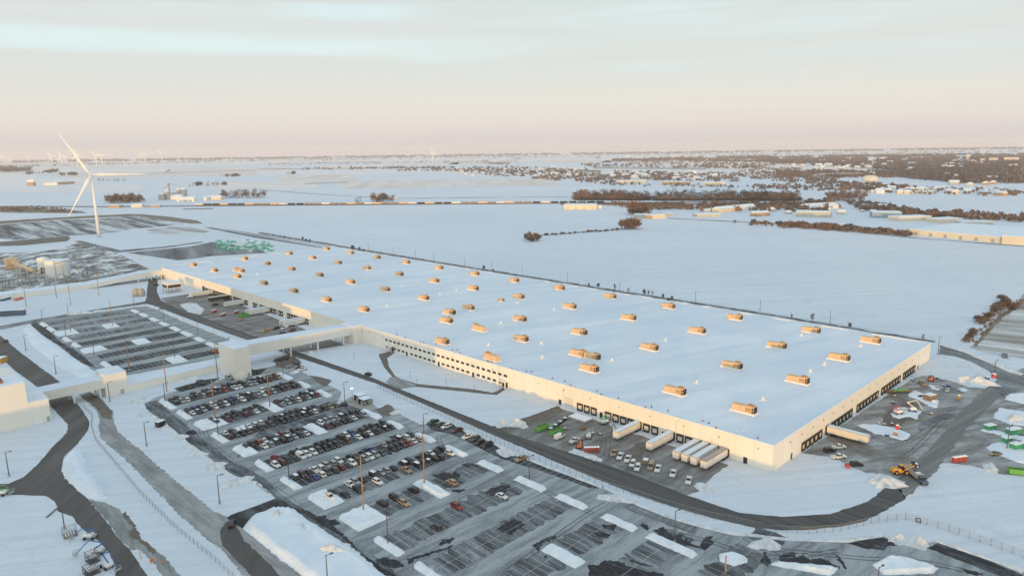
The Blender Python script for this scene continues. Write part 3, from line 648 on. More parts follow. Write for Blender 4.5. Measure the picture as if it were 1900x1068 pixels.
def sky(label, x0, x1, y0, y1, zb0, zb1, zt0, zt1, pillars):
    r = thing('skybridge', label, 'skybridge')
    b = MB(); b.v = [(x0,y0,zb0),(x1,y0,zb1),(x1,y1,zb1),(x0,y1,zb0),(x0,y0,zt0),(x1,y0,zt1),(x1,y1,zt1),(x0,y1,zt0)]
    for f in [(4,5,6,7),(0,1,5,4),(1,2,6,5),(2,3,7,6),(3,0,4,7),(3,2,1,0)]: b.face(f)
    b.build('wall', M['clad'], r)
    b = MB(); e = .06
    b.v = [(x0,y0-e,zt0),(x1,y0-e,zt1),(x1,y1+e,zt1),(x0,y1+e,zt0),(x0,y0-e,zt0+.3),(x1,y0-e,zt1+.3),(x1,y1+e,zt1+.3),(x0,y1+e,zt0+.3)]
    for f in [(4,5,6,7),(0,1,5,4),(1,2,6,5),(2,3,7,6),(3,0,4,7),(3,2,1,0)]: b.face(f)
    b.build('roof', M['roofsnow'], r)
    for (x, hz) in pillars:
        b = MB(); b.box(x-.35, x+.35, y0+.5, y0+1.2, 0, hz); b.box(x-.35, x+.35, y1-1.2, y1-.5, 0, hz); b.tube((x, y0+1, hz*.15), (x, y1-1, hz*.95), .12, .12, 5); b.build('pillar', M['white'], r)
    lg = MB().box(-.12, .12, -.12, 0, -.1, .1).mesh('bridge_light', M['black'])
    k = 5
    for i in range(k):
        tt = (i+.7)/k; link('bridge_light', lg, r, (x0+(x1-x0)*tt, y0, zb0+(zb1-zb0)*tt+(zt0-zb0)*.55))
    return r
sky('long cream skybridge on white pillars joining the tall tower to the warehouse', -81.4, -6.5, 275, 285.5, 6.4, 5.4, 12.8, 10.6, [(-48, 5.8), (-30, 5.6), (-12, 5.4)])
block('bridge_landing', 'cream stair block at the warehouse end of the long skybridge', 'stair block', -6.5, -.05, 272.5, 287, 10.9)
sky('shorter cream skybridge crossing both left roads to the sunlit building', -174.9, -147.2, 279.5, 290, 4.8, 4.8, 9.0, 9.2, [(-149.5, 4.7), (-161, 4.7)])
cr_ = block('corridor', 'long low cream corridor with snowy roof between the two towers', 'corridor', -137, -90.3, 279.5, 291.5, 3.7, 0, 'clad')
lb = thing('factory_building', 'sunlit cream factory block at the left edge, stepped roof, beside the junction', 'factory')
MB().box(-270, -183, 262.5, 296, 0, 20.2).build('wall', M['clad'], lb); MB().box(-183, -174.9, 262.5, 296, 0, 10.5).build('wall', M['clad'], lb)
b = MB(); b.box(-270, -182.94, 262.44, 279, 20.2, 20.5); b.box(-182.9, -174.84, 262.44, 296, 10.5, 10.8); b.build('roof', M['roofsnow'], lb)
MB().box(-181.5, -178.5, 262.2, 262.5, 0, 3.2).build('door', M['white'], lb); MB().box(-176.6, -175.4, 262.3, 262.5, 0, 2.3).build('door', M['steel'], lb)
MB().box(-200, -190, 268, 272, 20.5, 22).build('roof_plant', M['ember'], lb)
b = MB(); b.box(-262, -200, 298, 330, 0, 5); b.build('rear_hall', M['yellow'], lb)
# far conveyor corridor into the warehouse's left end
cv3 = thing('conveyor', 'long cream conveyor corridor rising to the far left end of the warehouse', 'conveyor')
MB().box(-330, -66, 614, 634, 0, 3.8).build('wall', M['clad'], cv3); MB().box(-330, -66, 613.9, 634.1, 3.8, 4.05).build('roof', M['roofsnow'], cv3)
b = MB(); b.v = [(-66,614,0),(-15,614,4.4),(-15,630,4.4),(-66,630,0),(-66,614,3.9),(-15,614,8.4),(-15,630,8.4),(-66,630,3.9)]
for f in [(4,5,6,7),(0,1,5,4),(1,2,6,5),(2,3,7,6),(3,0,4,7),(3,2,1,0)]: b.face(f)
b.box(-15, -.05, 614, 630, 4.4, 8.6); b.build('ramp', M['clad'], cv3)
b = MB(); b.v = [(-66,613.9,3.9),(-15,613.9,8.4),(-15,630.1,8.4),(-66,630.1,3.9),(-66,613.9,4.15),(-15,613.9,8.7),(-15,630.1,8.7),(-66,630.1,4.15)]
for f in [(4,5,6,7),(0,1,5,4),(1,2,6,5),(2,3,7,6),(3,0,4,7),(3,2,1,0)]: b.face(f)
b.build('roof', M['roofsnow'], cv3)
for x, h in ((-12, 4.4), (-24, 3.5), (-3, 4.4)):
    b = MB(); b.box(x-.4, x+.4, 614.5, 615.5, 0, h); b.box(x-.4, x+.4, 628, 629, 0, h); b.build('pillar', M['clad'], cv3)
# unseen plant added behind the camera, its blocks shaped to cast the site's shade
SD = (RGT*.225 + FWD*.974).normalized()     # direction the low sun's light travels
pl = thing('unseen_shade_plant', 'unseen stepped plant blocks added behind the viewpoint to cast shade', 'factory')
def plant(p0, p1, h, nm):
    q = [camxy(p + .231*yy, yy) for p, yy in ((p0, -60), (p1, -60), (p1, -110), (p0, -110))]
    b = MB(); b.v = [(*v.to_2d(), z) for z in (0, h) for v in q]
    for f in [(4,5,6,7),(0,1,5,4),(1,2,6,5),(2,3,7,6),(3,0,4,7)]: b.face(f)
    b.build(nm, M['clad'], pl)
plant(-900, -500, 28, 'hall'); plant(-500, -252, 15.4, 'hall'); plant(-252, -226, 27, 'tall_shade_block'); plant(-226, -180, 20, 'hall'); plant(-180, -134, 18.9, 'hall'); plant(-134, -75, 5.0, 'low_shade_block'); plant(-75, 40, 8.5, 'hall'); plant(40, 400, 5.5, 'end_shade_block')  # added blocks, each height fitted to where its shade should fall

# ------------------------------------------------------------------ vehicles
PAINT = {'k': ('black', (.016,.017,.019)), 'g': ('dark grey', (.06,.062,.066)), 's': ('silver', (.34,.355,.37)), 'w': ('white', (.74,.73,.70)), 'r': ('red', (.27,.03,.032)), 'm': ('maroon', (.11,.035,.035)), 'b': ('blue', (.03,.07,.22)), 't': ('tan', (.36,.26,.17)), 'n': ('dark green', (.03,.055,.05)), 'x': ('snow-covered', SNOW), 'y': ('yellow', (.62,.33,.06)), 'o': ('orange', (.6,.2,.07))}
PM = {k: plain('car_paint_'+v[0].replace(' ', '_').replace('-', '_'), v[1], .32 if k != 'x' else .8) for k, v in PAINT.items()}
def car_meshes(kind):
    W = {'car': .9, 'suv': .95, 'pickup': .98, 'van': 1.0}[kind]; Lh = {'car': 2.35, 'suv': 2.4, 'pickup': 2.85, 'van': 2.75}[kind]
    body, gl = MB(), MB()
    if kind == 'car':
        body.prism_x([(-Lh,.28),(Lh,.28),(Lh,.62),(Lh-.15,.72),(1.0,.92),(-1.55,.95),(-Lh+.1,.9),(-Lh,.7)], -W, W, lambda z: .05 if z > .8 else 0)
        g0, g1, zt = (-1.6,.95), (-.95,.55), 1.45
    elif kind == 'suv':
        body.prism_x([(-Lh,.32),(Lh,.32),(Lh,.8),(Lh-.15,.92),(1.1,1.08),(-Lh+.05,1.08),(-Lh,.8)], -W, W, lambda z: .05 if z > .9 else 0)
        g0, g1, zt = (-2.25,1.1), (-2.0,.5), 1.76
    elif kind == 'pickup':
        body.prism_x([(-Lh,.4),(Lh,.4),(Lh,.9),(Lh-.12,1.02),(1.45,1.12),(-.75,1.12),(-.76,.72),(-Lh+.1,.72),(-Lh+.1,1.1),(-Lh,1.1)], -W, W)
        body.box(-W, -W+.1, -Lh+.1, -.78, .72, 1.12); body.box(W-.1, W, -Lh+.1, -.78, .72, 1.12)
        g0, g1, zt = (-.75,1.3), (-.6,.75), 1.85
    else:
        body.prism_x([(-Lh,.3),(Lh,.3),(Lh,.85),(Lh-.3,1.1),(1.75,1.25),(-Lh,1.25)], -W, W)
        g0, g1, zt = (-2.74,1.75), (-2.7,1.15), 2.1
    zb = .93 if kind == 'car' else 1.06 if kind == 'suv' else 1.11 if kind == 'pickup' else 1.24
    i0, i1 = W-.07, W-.22
    gl.frustum((-i0, i0, g0[0], g0[1], zb), (-i1, i1, g1[0], g1[1], zt))
    body.frustum((-i1-.03, i1+.03, g1[0]-.03, g1[1]+.03, zt+.001), (-i1+.06, i1-.06, g1[0]+.1, g1[1]-.1, zt+.07))
    for sx in (-1, 1):       # pillars proud of the glass
        for (ya, yb) in ((g0[0], g1[0]), (g0[1], g1[1]), ((g0[0]+g0[1])/2-.1, (g1[0]+g1[1])/2)):
            body.tube((sx*(i0+.015), ya, zb), (sx*(i1+.015), yb, zt+.02), .06, .05, 4)
    if kind == 'van':
        body.frustum((-i0-.02, i0+.02, g0[0]-.02, .4, zb+.01), (-i1-.02, i1+.02, g1[0]-.02, .3, zt+.02))
    wh_ = MB().tube((-.12, 0, 0), (.12, 0, 0), .36, .36, 12)
    wh_.tube((.121, 0, 0), (.135, 0, 0), .2, .2, 8)
    lt = MB(); lt.box(-W+.08, -W+.45, Lh-.02, Lh+.03, .6, .78); lt.box(W-.45, W-.08, Lh-.02, Lh+.03, .6, .78)
    tl = MB(); tl.box(-W+.04, -W+.3, -Lh-.03, -Lh+.02, .7, .9); tl.box(W-.3, W-.04, -Lh-.03, -Lh+.02, .7, .9)
    wy = Lh-.85 if kind != 'pickup' else Lh-.95
    sn = MB().frustum((-i1, i1, g1[0], g1[1], zt+.072), (-i1+.1, i1-.1, g1[0]+.12, g1[1]-.12, zt+.17))
    return dict(body=body.mesh('body', PM['k']), glass=gl.mesh('window', M['glass']), wheel=wh_.mesh('wheel', M['tyre']), light=lt.mesh('headlight', M['white']), tail=tl.mesh('tail_light', M['red']), wpos=[(sx*(W-.1), sy) for sx in (-1, 1) for sy in (wy, -wy+.1)], snow=sn.mesh('roof_snow', M['snowcap']))
CM = {k: car_meshes(k) for k in ('car', 'suv', 'pickup', 'van')}
def car(kind, c, loc, rot, label, group=None, snow=False):
    me = CM[kind]
    nm = {'car': 'parked_car', 'suv': 'parked_suv', 'pickup': 'pickup_truck', 'van': 'van'}[kind]
    r = thing(nm, label, {'car': 'car', 'suv': 'suv', 'pickup': 'pickup truck', 'van': 'van'}[kind], loc, rot, group)
    b = link('body', me['body'], r); b.material_slots[0].link = 'OBJECT'; b.material_slots[0].material = PM[c]
    g = link('window', me['glass'], r)
    if c == 'x': g.material_slots[0].link = 'OBJECT'; g.material_slots[0].material = PM['x'] if random.random() < .5 else M['glass']
    for x, y in me['wpos']: link('wheel', me['wheel'], r, (x, y, .36))
    link('headlight', me['light'], r); link('tail_light', me['tail'], r)
    if snow: link('roof_snow', me['snow'], r)
    return r
ROWS = [("kg..K.g.k.gkkk.gkkwsr","..wk.smg.r.Ww.sskkk.t"),(".bk.wskkbwkg..wskkkkk","wks.wgwk.w..swrskkmkk"),("..s.kk.kgk___m.ss.kgk","...m..m.w.___ss.wkskr"),("w.xxxww.k.kkm.gkk....","k.km.K.g.kkgk.kw..T.."),(".krw.sr.kk___wss..gk.","..wskk.skw___mk.kkw.."),(".R..ks..kkk.kwb.gk.ng","wm..www.k.k.m.w.wG.kk"),("nmkWwssw.k..B..s.kkwk","..bw.gm.w.swsg.kkmrws"),(".k..Wsk.k.sk.kk.kgw.k","..k.k..w....T.k.kkk.w"),("....k.k..k___........","......t...___.t......"),("..........r..........",".....g..........w....")]
CG = 'cars parked in the main car park'
rr = random.Random(3); fr_ = random.Random(17)
ROWS = [tuple(''.join((fr_.choice('kkkggs') if (ch_ == '.' and fr_.random() < (.5 if i < 7 else .12) and not (i == 3 and j > 17 and q == 0)) else ch_) for j, ch_ in enumerate(row)) for q, row in enumerate(pair)) if i < 8 else pair for i, pair in enumerate(ROWS)]
KN = {'car': 'sedan', 'suv': 'SUV', 'pickup': 'pickup truck', 'van': 'van'}
rowno = 0
for n_, pair in enumerate(ROWS):
    for s_, row in zip((1, -1), pair):
        idx = 0
        for k, chx in enumerate(row):
            if chx in '._': continue
            kind = 'pickup' if chx.isupper() else rr.choice(['car', 'suv', 'suv'])
            if n_ == 5 and s_ == -1 and k == 4: kind = 'van'
            c = chx.lower()
            if n_ == 8 and c == 't' : kind = 'suv'
            x = -126.6 + 2.69*k + rr.uniform(-.18, .18); y = row_c(n_) + s_*2.75 + rr.uniform(-.3, .3)
            rot = (math.pi if (rr.random() < .72) == (s_ == -1) else 0) + rr.uniform(-.03, .03)
            if s_ == 1 and rr.random() < .55: rot += math.pi
            car(kind, c, (x, y, .03), rot, f'{PAINT[c][0]} {KN[kind]}, {ORD[idx]} from left in {ORD[rowno]} car row below the corridor', CG, c in 'kgn' and rr.random() < .12)
            idx += 1
        rowno += 1
car('pickup', 'w', at(612, 926), math.pi*.97, 'sunlit white pickup parked on top of a snow island at the near lot edge', CG).location.z = .45
def side_cars(lst, rot, desc):
    for i, (x, y, c) in enumerate(lst):
        kind = 'pickup' if c.isupper() else rr.choice(['car', 'suv']); c = c.lower()
        p = at(x, y, .5); p.z = .03
        car(kind, c, p, rot + rr.uniform(-.04, .04), f'{PAINT[c][0]} {KN[kind]}, {ORD[i]} from left {desc}', CG)
side_cars([(804,783,'N'),(820,787,'k'),(828,791,'w'),(848,798,'M'),(868,810,'W'),(882,814,'g'),(890,821,'k'),(904,824,'K'),(967,851,'T')], math.pi/2, 'along the lot edge nearest the road fence')
side_cars([(539,679,'s'),(545,675,'k'),(549,676,'k'),(555,681,'m'),(561,685,'W')], math.pi/2, 'by the fence below the long skybridge')
side_cars([(424,701,'s'),(434,697,'r'),(449,693,'k'),(456,692,'g'),(463,691,'k'),(469,690,'k'),(478,689,'k')], math.pi, 'against the snow below the tall tower')
side_cars([(348.5,717,'k'),(370,710,'k'),(376,709,'n')], math.pi, 'against the snow below the corridor middle')
side_cars([(514,668,'n'),(521,667,'k'),(528,666,'k')], math.pi/2, 'on the mud under the long skybridge')
for x, y, kind, c, rot, lab in [(683,695,'suv','k',0,'black SUV alone on the snow verge beside the main road'),(636,752,'suv','k',1.2,'black SUV parked on the snow by the gate light pole'),(431,972,'suv','k',-.6,'black SUV turning out of the main car park exit'),(355,802,'car','k',.3,'dark car driving along the left lane of the main lot'),(10,633,'car','m',.4,'maroon car driving on the road at the far left'),(136,626,'suv','w',.2,'white SUV alone on a snow island in the empty far lot'),
    (1066,818,'pickup','w',-1.5,'white pickup beside the orange lift in the front dock yard'),(1038,811,'van','w',-1.5,'white van in front of the green dumpsters'),(1140,841,'pickup','t',2.0,'tan pickup with a pink load, first in the front dock yard row'),(1151,847,'pickup','w',2.0,'white pickup second in the front dock yard row'),(1165,852,'pickup','w',2.0,'white pickup third in the front dock yard row'),(1174,861,'suv','w',2.0,'white SUV fourth in the front dock yard row'),(1183,868,'suv','w',2.0,'white SUV nearest the road in the dock yard row'),(1208,866,'van','t',2.0,'tan van beside a brown box in the dock yard'),(1221,870,'pickup','w',2.0,'white pickup right of the tan van in the dock yard'),(1249,879,'pickup','w',2.0,'white pickup alone in front of the parked trailers'),(1278,892,'pickup','w',2.0,'white pickup nearest the snow at the dock yard end'),
    (494,614,'pickup','y',1.9,'yellow pickup in the left dock yard'),(512,610,'suv','k',1.8,'black SUV between yellow pickup and white van'),(528,609,'van','w',1.9,'white van in the left dock yard'),(523,619,'pickup','b',1.8,'blue pickup nearest the long skybridge in the left yard'),(542,613,'suv','m',1.9,'maroon SUV right of the white van in the left yard'),(399,566,'pickup','k',1.7,'black pickup beside the snow patch in the left dock yard'),(290,529,'pickup','k',.3,'black truck on the curving track below the conveyor'),
    (1710,712,'pickup','t',-.9,'tan pickup beside the orange telehandler'),(1759,718,'suv','b',-1.4,'dark blue SUV parked against a white car in the right yard'),(1758,724,'car','w',-1.4,'white car beside the dark blue SUV in the right yard'),(1556,830,'pickup','w',-2.2,'white pickup with brown bed load by the right wall docks'),(1539,836,'suv','k',-2.2,'black SUV between two white pickups by the right wall'),(1556,848,'pickup','w',-2.2,'white pickup nearest the snow field by the right wall'),(1589,862,'suv','k',-2.3,'black SUV alone at the edge of the right yard'),(1847,842,'car','t',.9,'small tan car at the tip of the green box island')]:
    p = at(x, y, .3); p.z = .03
    car(kind, c, p, rot, lab)

# ------------------------------------------------------------------ trailers
def trailer(loc, rot, label, roof='trailroof', tractor=False, L_=16.1, bodym='offwhite'):
    r = thing('semi_trailer', label, 'trailer', loc, rot, 'box trailers backed onto dock doors')
    bx = MB().box(-1.28, 1.28, 0, L_, 1.15, 4.05).build('box', M[bodym], r)
    b = MB(); b.box(-1.3, -1.24, 0, L_, 3.9, 4.08); b.box(1.24, 1.3, 0, L_, 3.9, 4.08); b.box(-1.3, 1.3, L_-.04, L_+.02, 3.9, 4.08); b.build('top_rail', M['brown'] if roof != 'trailroof' else M['steel'], bx)
    MB().box(-1.22, 1.22, .05, L_-.06, 4.05, 4.1).build('roof', M[roof], r)
    b = MB(); b.box(-.9, .9, 1, L_-1, .95, 1.14); b.box(-1.0, -.85, L_-3.6, L_-3.4, 0, 1.1); b.box(.85, 1.0, L_-3.6, L_-3.4, 0, 1.1); b.build('landing_gear', M['black'], r)
    for y in (1.6, 3.0):
        for sx in (-1, 1): MB().tube((sx*1.25, y, .5), (sx*.75, y, .5), .5, .5, 12).build('wheel', M['tyre'], r)
    if tractor:
        b = MB(); b.box(-1.2, 1.2, L_+.6, L_+3.2, .6, 3.4); b.box(-1.1, 1.1, L_+3.2, L_+5, .6, 1.9); b.build('tractor_cab', M['white'], r)
        for y in (L_-.2, L_+1.2, L_+4.2):
            for sx in (-1, 1): MB().tube((sx*1.2, y, .5), (sx*.8, y, .5), .5, .5, 12).build('wheel', M['tyre'], r)
    return r
A90 = math.pi/2
trailer((-.6, 60.4, 0), A90, 'white trailer with a round emblem, leftmost of the front dock trailers').location.z = 0
trailer((-.6, 43.9, 0), A90, 'white trailer parked alone beside bare mud, second in the front docks')
trailer((-.6, 31.5, 0), A90, 'white trailer with patchy roof snow, left of four side by side')
trailer((-.6, 27.6, 0), A90, 'white trailer second of four side by side at the front docks')
trailer((-.6, 23.7, 0), A90, 'white trailer third of four side by side at the front docks')
trailer((-.6, 19.4, 0), A90, 'trailer with a bare brown roof, right end of the front docks', 'bareroof')
trailer((50.0, -.6, 0), math.pi, 'long white trailer backed onto the right wall of the warehouse')
trailer((-.6, 501, 0), A90, 'white trailer with tractor, farthest left at the left docks', tractor=True)
trailer((-.6, 470, 0), A90, 'dark sided trailer between white ones at the left docks', bodym='dark')
trailer((-.6, 441, 0), A90, 'white trailer in the middle of the left docks')
trailer((-.6, 403, 0), A90, 'white trailer beside green bins, left of two at the left docks')
trailer((-.6, 398, 0), A90, 'white trailer right of two standing together at the left docks')
trailer((-.6, 350, 0), A90, 'white trailer half hidden behind the long skybridge')
trailer((-.6, 345, 0), A90, 'white trailer mostly hidden behind the long skybridge, nearest the pillar')

# ------------------------------------------------------------------ yard equipment
def dumpster(p, rot, label, m='green', L_=6.6):
    r = thing('dumpster', label, 'dumpster', p, rot)
    b = MB(); b.box(-1.2, -1.1, -L_/2, L_/2, .25, 2.1); b.box(1.1, 1.2, -L_/2, L_/2, .25, 2.1); b.box(-1.1, 1.1, -L_/2, -L_/2+.1, .25, 2.1); b.box(-1.1, 1.1, L_/2-.1, L_/2, .25, 2.1); b.box(-1.1, 1.1, -L_/2+.1, L_/2-.1, .25, .35)
    for k in range(6):
        y = -L_/2+.5+k*(L_-1)/5; b.box(-1.3, -1.2, y-.08, y+.08, .3, 2.05); b.box(1.2, 1.3, y-.08, y+.08, .3, 2.05)
    b.build('bin_shell', M[m], r)
    b = MB(); b.box(-1, -.8, -L_/2, L_/2, 0, .24); b.box(.8, 1, -L_/2, L_/2, 0, .24); b.build('skid_rail', M['black'], r)
    MB().frustum((-1.08, 1.08, -L_/2+.12, L_/2-.12, .4), (-.8, .7, -L_/2+.6, L_/2-.7, 1.5)).build('rubble', M['brown'], r)
def toilets(p, rot, label, n_=5, m='red'):
    for k in range(n_):
        q = p + Vector((math.cos(rot), math.sin(rot), 0))*((k-(n_-1)/2)*1.25)
        r = thing('portable_toilet', label.format(ORD[k]), 'portable toilet', q, rot)
        MB().box(-.56, .56, -.56, .56, .1, 2.1).build('cabin', M[m], r)
        MB().frustum((-.6, .6, -.6, .6, 2.1), (-.4, .4, -.4, .4, 2.4)).build('roof', M['snowcap'], r)
        MB().box(-.38, .38, -.6, -.57, .2, 1.95).build('door', M['ember'] if m == 'red' else M['brown'], r)
        MB().box(-.6, .6, -.6, .6, 0, .09).build('base', M['black'], r)
def boom_lift(p, rot, label, m='blue', cat='boom lift', reach=5.5, up=.5):
    r = thing('boom_lift', label, cat, p, rot)
    MB().box(-1.1, 1.1, -1.7, 1.7, .55, 1.1).build('chassis', M['steel'], r)
    for sx in (-1, 1):
        for y in (-1.25, 1.25): MB().tube((sx*1.3, y, .5), (sx*.85, y, .5), .5, .5, 10).build('wheel', M['tyre'], r)
    MB().frustum((-1.0, 1.0, -1.9, .9, 1.12), (-.8, .8, -1.7, .6, 1.9)).build('turntable', M['white'], r)
    b = MB(); b.tube((0, -1.2, 1.8), (0, 2.2, 2.4+up), .22, .2, 6); b.tube((.45, 2.2, 2.4+up), (.45, -reach*.3, 2.9+up*1.6), .2, .16, 6); b.tube((.45, -reach*.3, 2.9+up*1.6), (.45, -reach*.75, 1.5), .15, .15, 6); b.build('boom', M[m], r)
    y = -reach*.85
    b = MB(); b.box(-.5, 1.4, y-.5, y+.5, .7, .78)
    for xx in (-.5, 1.4):
        for yy in (y-.5, y+.5): b.tube((xx, yy, .75), (xx, yy, 1.85), .05, .05, 5)
    for zz in (1.3, 1.85):
        b.tube((-.5, y-.5, zz), (1.4, y-.5, zz), .04, .04, 5); b.tube((-.5, y+.5, zz), (1.4, y+.5, zz), .04, .04, 5); b.tube((-.5, y-.5, zz), (-.5, y+.5, zz), .04, .04, 5); b.tube((1.4, y-.5, zz), (1.4, y+.5, zz), .04, .04, 5)
    b.build('basket', M['steel'], r)
def telehandler(p, rot, label, m='orange'):
    r = thing('telehandler', label, 'telehandler', p, rot)
    MB().box(-1.0, 1.0, -2.6, 2.4, .7, 1.5).build('chassis', M[m], r)
    MB().frustum((-1.05, -.1, -.9, .9, 1.5), (-.95, -.2, -.7, .6, 2.5)).build('cab', M['glass'], r)
    b = MB(); b.tube((.4, -2.4, 1.9), (.4, 3.6, 1.6), .3, .22, 6); b.build('boom', M[m], r)
    b = MB(); b.box(-.5, 1.3, 3.6, 3.75, .5, 1.6); b.box(-.2, 0, 3.7, 5, .5, .6); b.box(.8, 1.0, 3.7, 5, .5, .6); b.build('fork', M['black'], r)
    for sx in (-1, 1):
        for y in (-1.7, 1.7): MB().tube((sx*1.3, y, .62), (sx*.85, y, .62), .62, .62, 12).build('wheel', M['tyre'], r)
def gp(x, y): p = at(x, y); p.z = .02; return p
dumpster(gp(1006, 797), A90*1.0, 'long open green dumpster nearest the drive in the front yard')
dumpster(gp(1032, 804), A90*1.0, 'open green dumpster behind the white van')
dumpster(gp(1890, 879), .45, 'open green dumpster full of rubble at the right edge')
dumpster(gp(455, 588), A90, 'bright green dumpster beside white trailers at the left docks')
dumpster(gp(449, 586), A90*1.1, 'second bright green dumpster, left of the other at left docks', L_=5)
toilets(gp(1098, 838), -.72, 'red portable toilet, {} from left in the front yard row')
toilets(gp(1780, 856), -.55, 'red portable toilet, {} from left beside the right yard road')
toilets(gp(397.5, 580), .6, 'red portable toilet, {} from left in the leftmost left yard row', 4)
toilets(gp(414.6, 586.5), .6, 'red portable toilet, {} from left in the left yard row nearest the road', 4)
toilets(gp(439, 581.5), .6, 'red portable toilet, {} from left in the left yard row beside green bins', 4)
toilets(gp(1779, 741), .3, '{} yellow portable toilet alone on a snow disc in the right yard', 1, 'yellow')
toilets(gp(1664.6, 797), .3, '{} red portable toilet with white roof on the right yard snow patch', 1)
telehandler(gp(1075, 828), -.9, 'orange telehandler beside the red toilets in the front yard')
telehandler(gp(1727, 705), -1.3, 'orange telehandler at the back of the right yard')
telehandler(gp(402, 655), .9, 'red orange telehandler beside the tall tower')
boom_lift(gp(1092, 812), 2.2, 'green and white boom lift in the middle of the front dock yard', 'teal')
boom_lift(gp(1142, 802), 2.4, 'blue boom lift squeezed behind the emblem trailer', 'blue')
boom_lift(gp(1121, 786), 1.4, 'small green boom lift under the front dock doors', 'teal', reach=4)
boom_lift(gp(168, 998), -2.3, 'blue boom lift beside the wire cage, topmost of three', 'blue', reach=6.5)
boom_lift(gp(184, 1026), -2.2, 'blue boom lift with raised arm, middle of three at lower left', 'blue', reach=7.5, up=1.2)
boom_lift(gp(199, 1052), .2, 'blue boom lift nearest the bottom edge beside dark racks', 'blue', reach=6, up=1.5)
boom_lift(gp(1692, 763), .4, 'white boom lift with raised arm on a right yard snow patch', 'white', up=1.6)
boom_lift(gp(1665, 768), 1.0, 'small red boom lift on the left of the right yard snow patch', 'red', reach=3.5)
boom_lift(gp(3, 918), .8, 'lime green lift cut by the left picture edge', 'green', reach=4)
def crate_box(p, rot, sx, sy, h, m, label, cat, name, roof=True):
    r = thing(name, label, cat, p, rot)
    b = MB(); b.box(-sx/2, sx/2, -sy/2, sy/2, .12, h); b.build('shell', M[m], r)
    b = MB()
    k = max(2, int(sx/.6))
    for i in range(k+1):
        xx = -sx/2 + sx*i/k; b.box(xx-.04, xx+.04, -sy/2-.05, -sy/2-.002, .15, h-.05); b.box(xx-.04, xx+.04, sy/2+.002, sy/2+.05, .15, h-.05)
    b.build('rib', M[m], r)
    MB().box(-sx/2+.1, sx/2-.1, -sy/2, sy/2, 0, .11).build('base', M['black'], r)
    if roof: MB().box(-sx/2-.05, sx/2+.05, -sy/2-.06, sy/2+.06, h, h+.2).build('roof_snow', M['snowcap'], r)
    return r
crate_box(gp(1836, 797), -.45, 4.6, 2.4, 2.3, 'teal', 'green site box at the left end of the upper strip', 'container', 'storage_box')
crate_box(gp(1880, 805), -.45, 6.2, 2.6, 2.5, 'teal', 'long green site box behind the right hand lamp post', 'container', 'storage_box')
crate_box(gp(1867, 821), -.45, 3.2, 2.4, 2.3, 'teal', 'short green site box topmost of the lower island', 'container', 'storage_box')
crate_box(gp(1884, 832), -.45, 4.0, 2.6, 2.3, 'teal', 'green site box in the middle of the lower island', 'container', 'storage_box')
crate_box(gp(1903, 832), -.45, 4.0, 2.6, 2.6, 'teal', 'green site box cut by the right picture edge', 'container', 'storage_box')
crate_box(gp(1725, 742), -.35, 4.6, 3.4, 2.9, 'brown', 'brown wooden site hut with snow roof in the right yard', 'hut', 'site_hut')
crate_box(gp(1733, 746), -.2, 1.6, 1.2, .9, 'white', 'small snow topped pallet beside the brown hut', 'pallet', 'pallet')
crate_box(gp(1661, 808), .2, 1.5, 1.4, 2.0, 'wood_pale', 'tan box standing on the right yard snow patch', 'box', 'box')
crate_box(gp(1198, 860), .4, 1.8, 1.8, 1.9, 'wood_pale', 'brown box between white pickups and tan van', 'box', 'box')
crate_box(gp(1831, 706), .5, 1.8, 1.6, 2.2, 'blue', 'blue cabin beside the huge snow mound', 'cabin', 'cabin')
crate_box(gp(1844, 700), .5, 2.0, 1.6, 1.9, 'red', 'red generator at the tip of the snow field by the road loop', 'generator', 'generator')
crate_box(gp(1864, 662), .2, 6.0, 2.6, 1.4, 'slate', 'dark flat skip in the snow beyond the road loop', 'skip', 'skip', False)
crate_box(gp(1572, 866), .5, 2.2, 1.2, 1.1, 'red', 'red sled like machine at the snow edge of the right yard', 'machine', 'plough_blade', False)
crate_box(gp(298, 790), .35, 3.6, 2.2, 2.4, 'black', 'dark steel skip standing on snow left of the main lot', 'skip', 'skip')
crate_box(gp(24, 585), -.55, 17, 3.0, 4.2, 'slate', 'slate blue shipping container on snow at the far left', 'container', 'shipping_container')
crate_box(gp(1083, 796), .3, 2.6, 1.6, 1.0, 'ember', 'dark red skid of scrap in the front dock yard', 'scrap skid', 'scrap_skid', False)
crate_box(gp(446, 594), .3, 2.6, 1.6, 1.0, 'orange', 'small orange machine beside the green dumpsters', 'machine', 'compactor', False)
crate_box(gp(1077, 778), 0, 5.5, 9.5, 1.1, 'concrete', 'concrete loading platform with snow under the front dock doors', 'platform', 'loading_platform')
crate_box(gp(1708, 736), -.35, 2.4, 1.2, .8, 'black', 'dark pump trolley between flatbed and brown hut', 'trolley', 'trolley', False)
for i in range(7):
    p = gp(1022+4.4*i, 798.5-3.2*i)
    crate_box(p, .1, 1.3, 1.2, 1.2, 'black', f'black wheeled bin, {ORD[i]} from left in the row behind the dumpsters', 'bin', 'wheeled_bin', i % 2 == 0)
cl_r = random.Random(8)
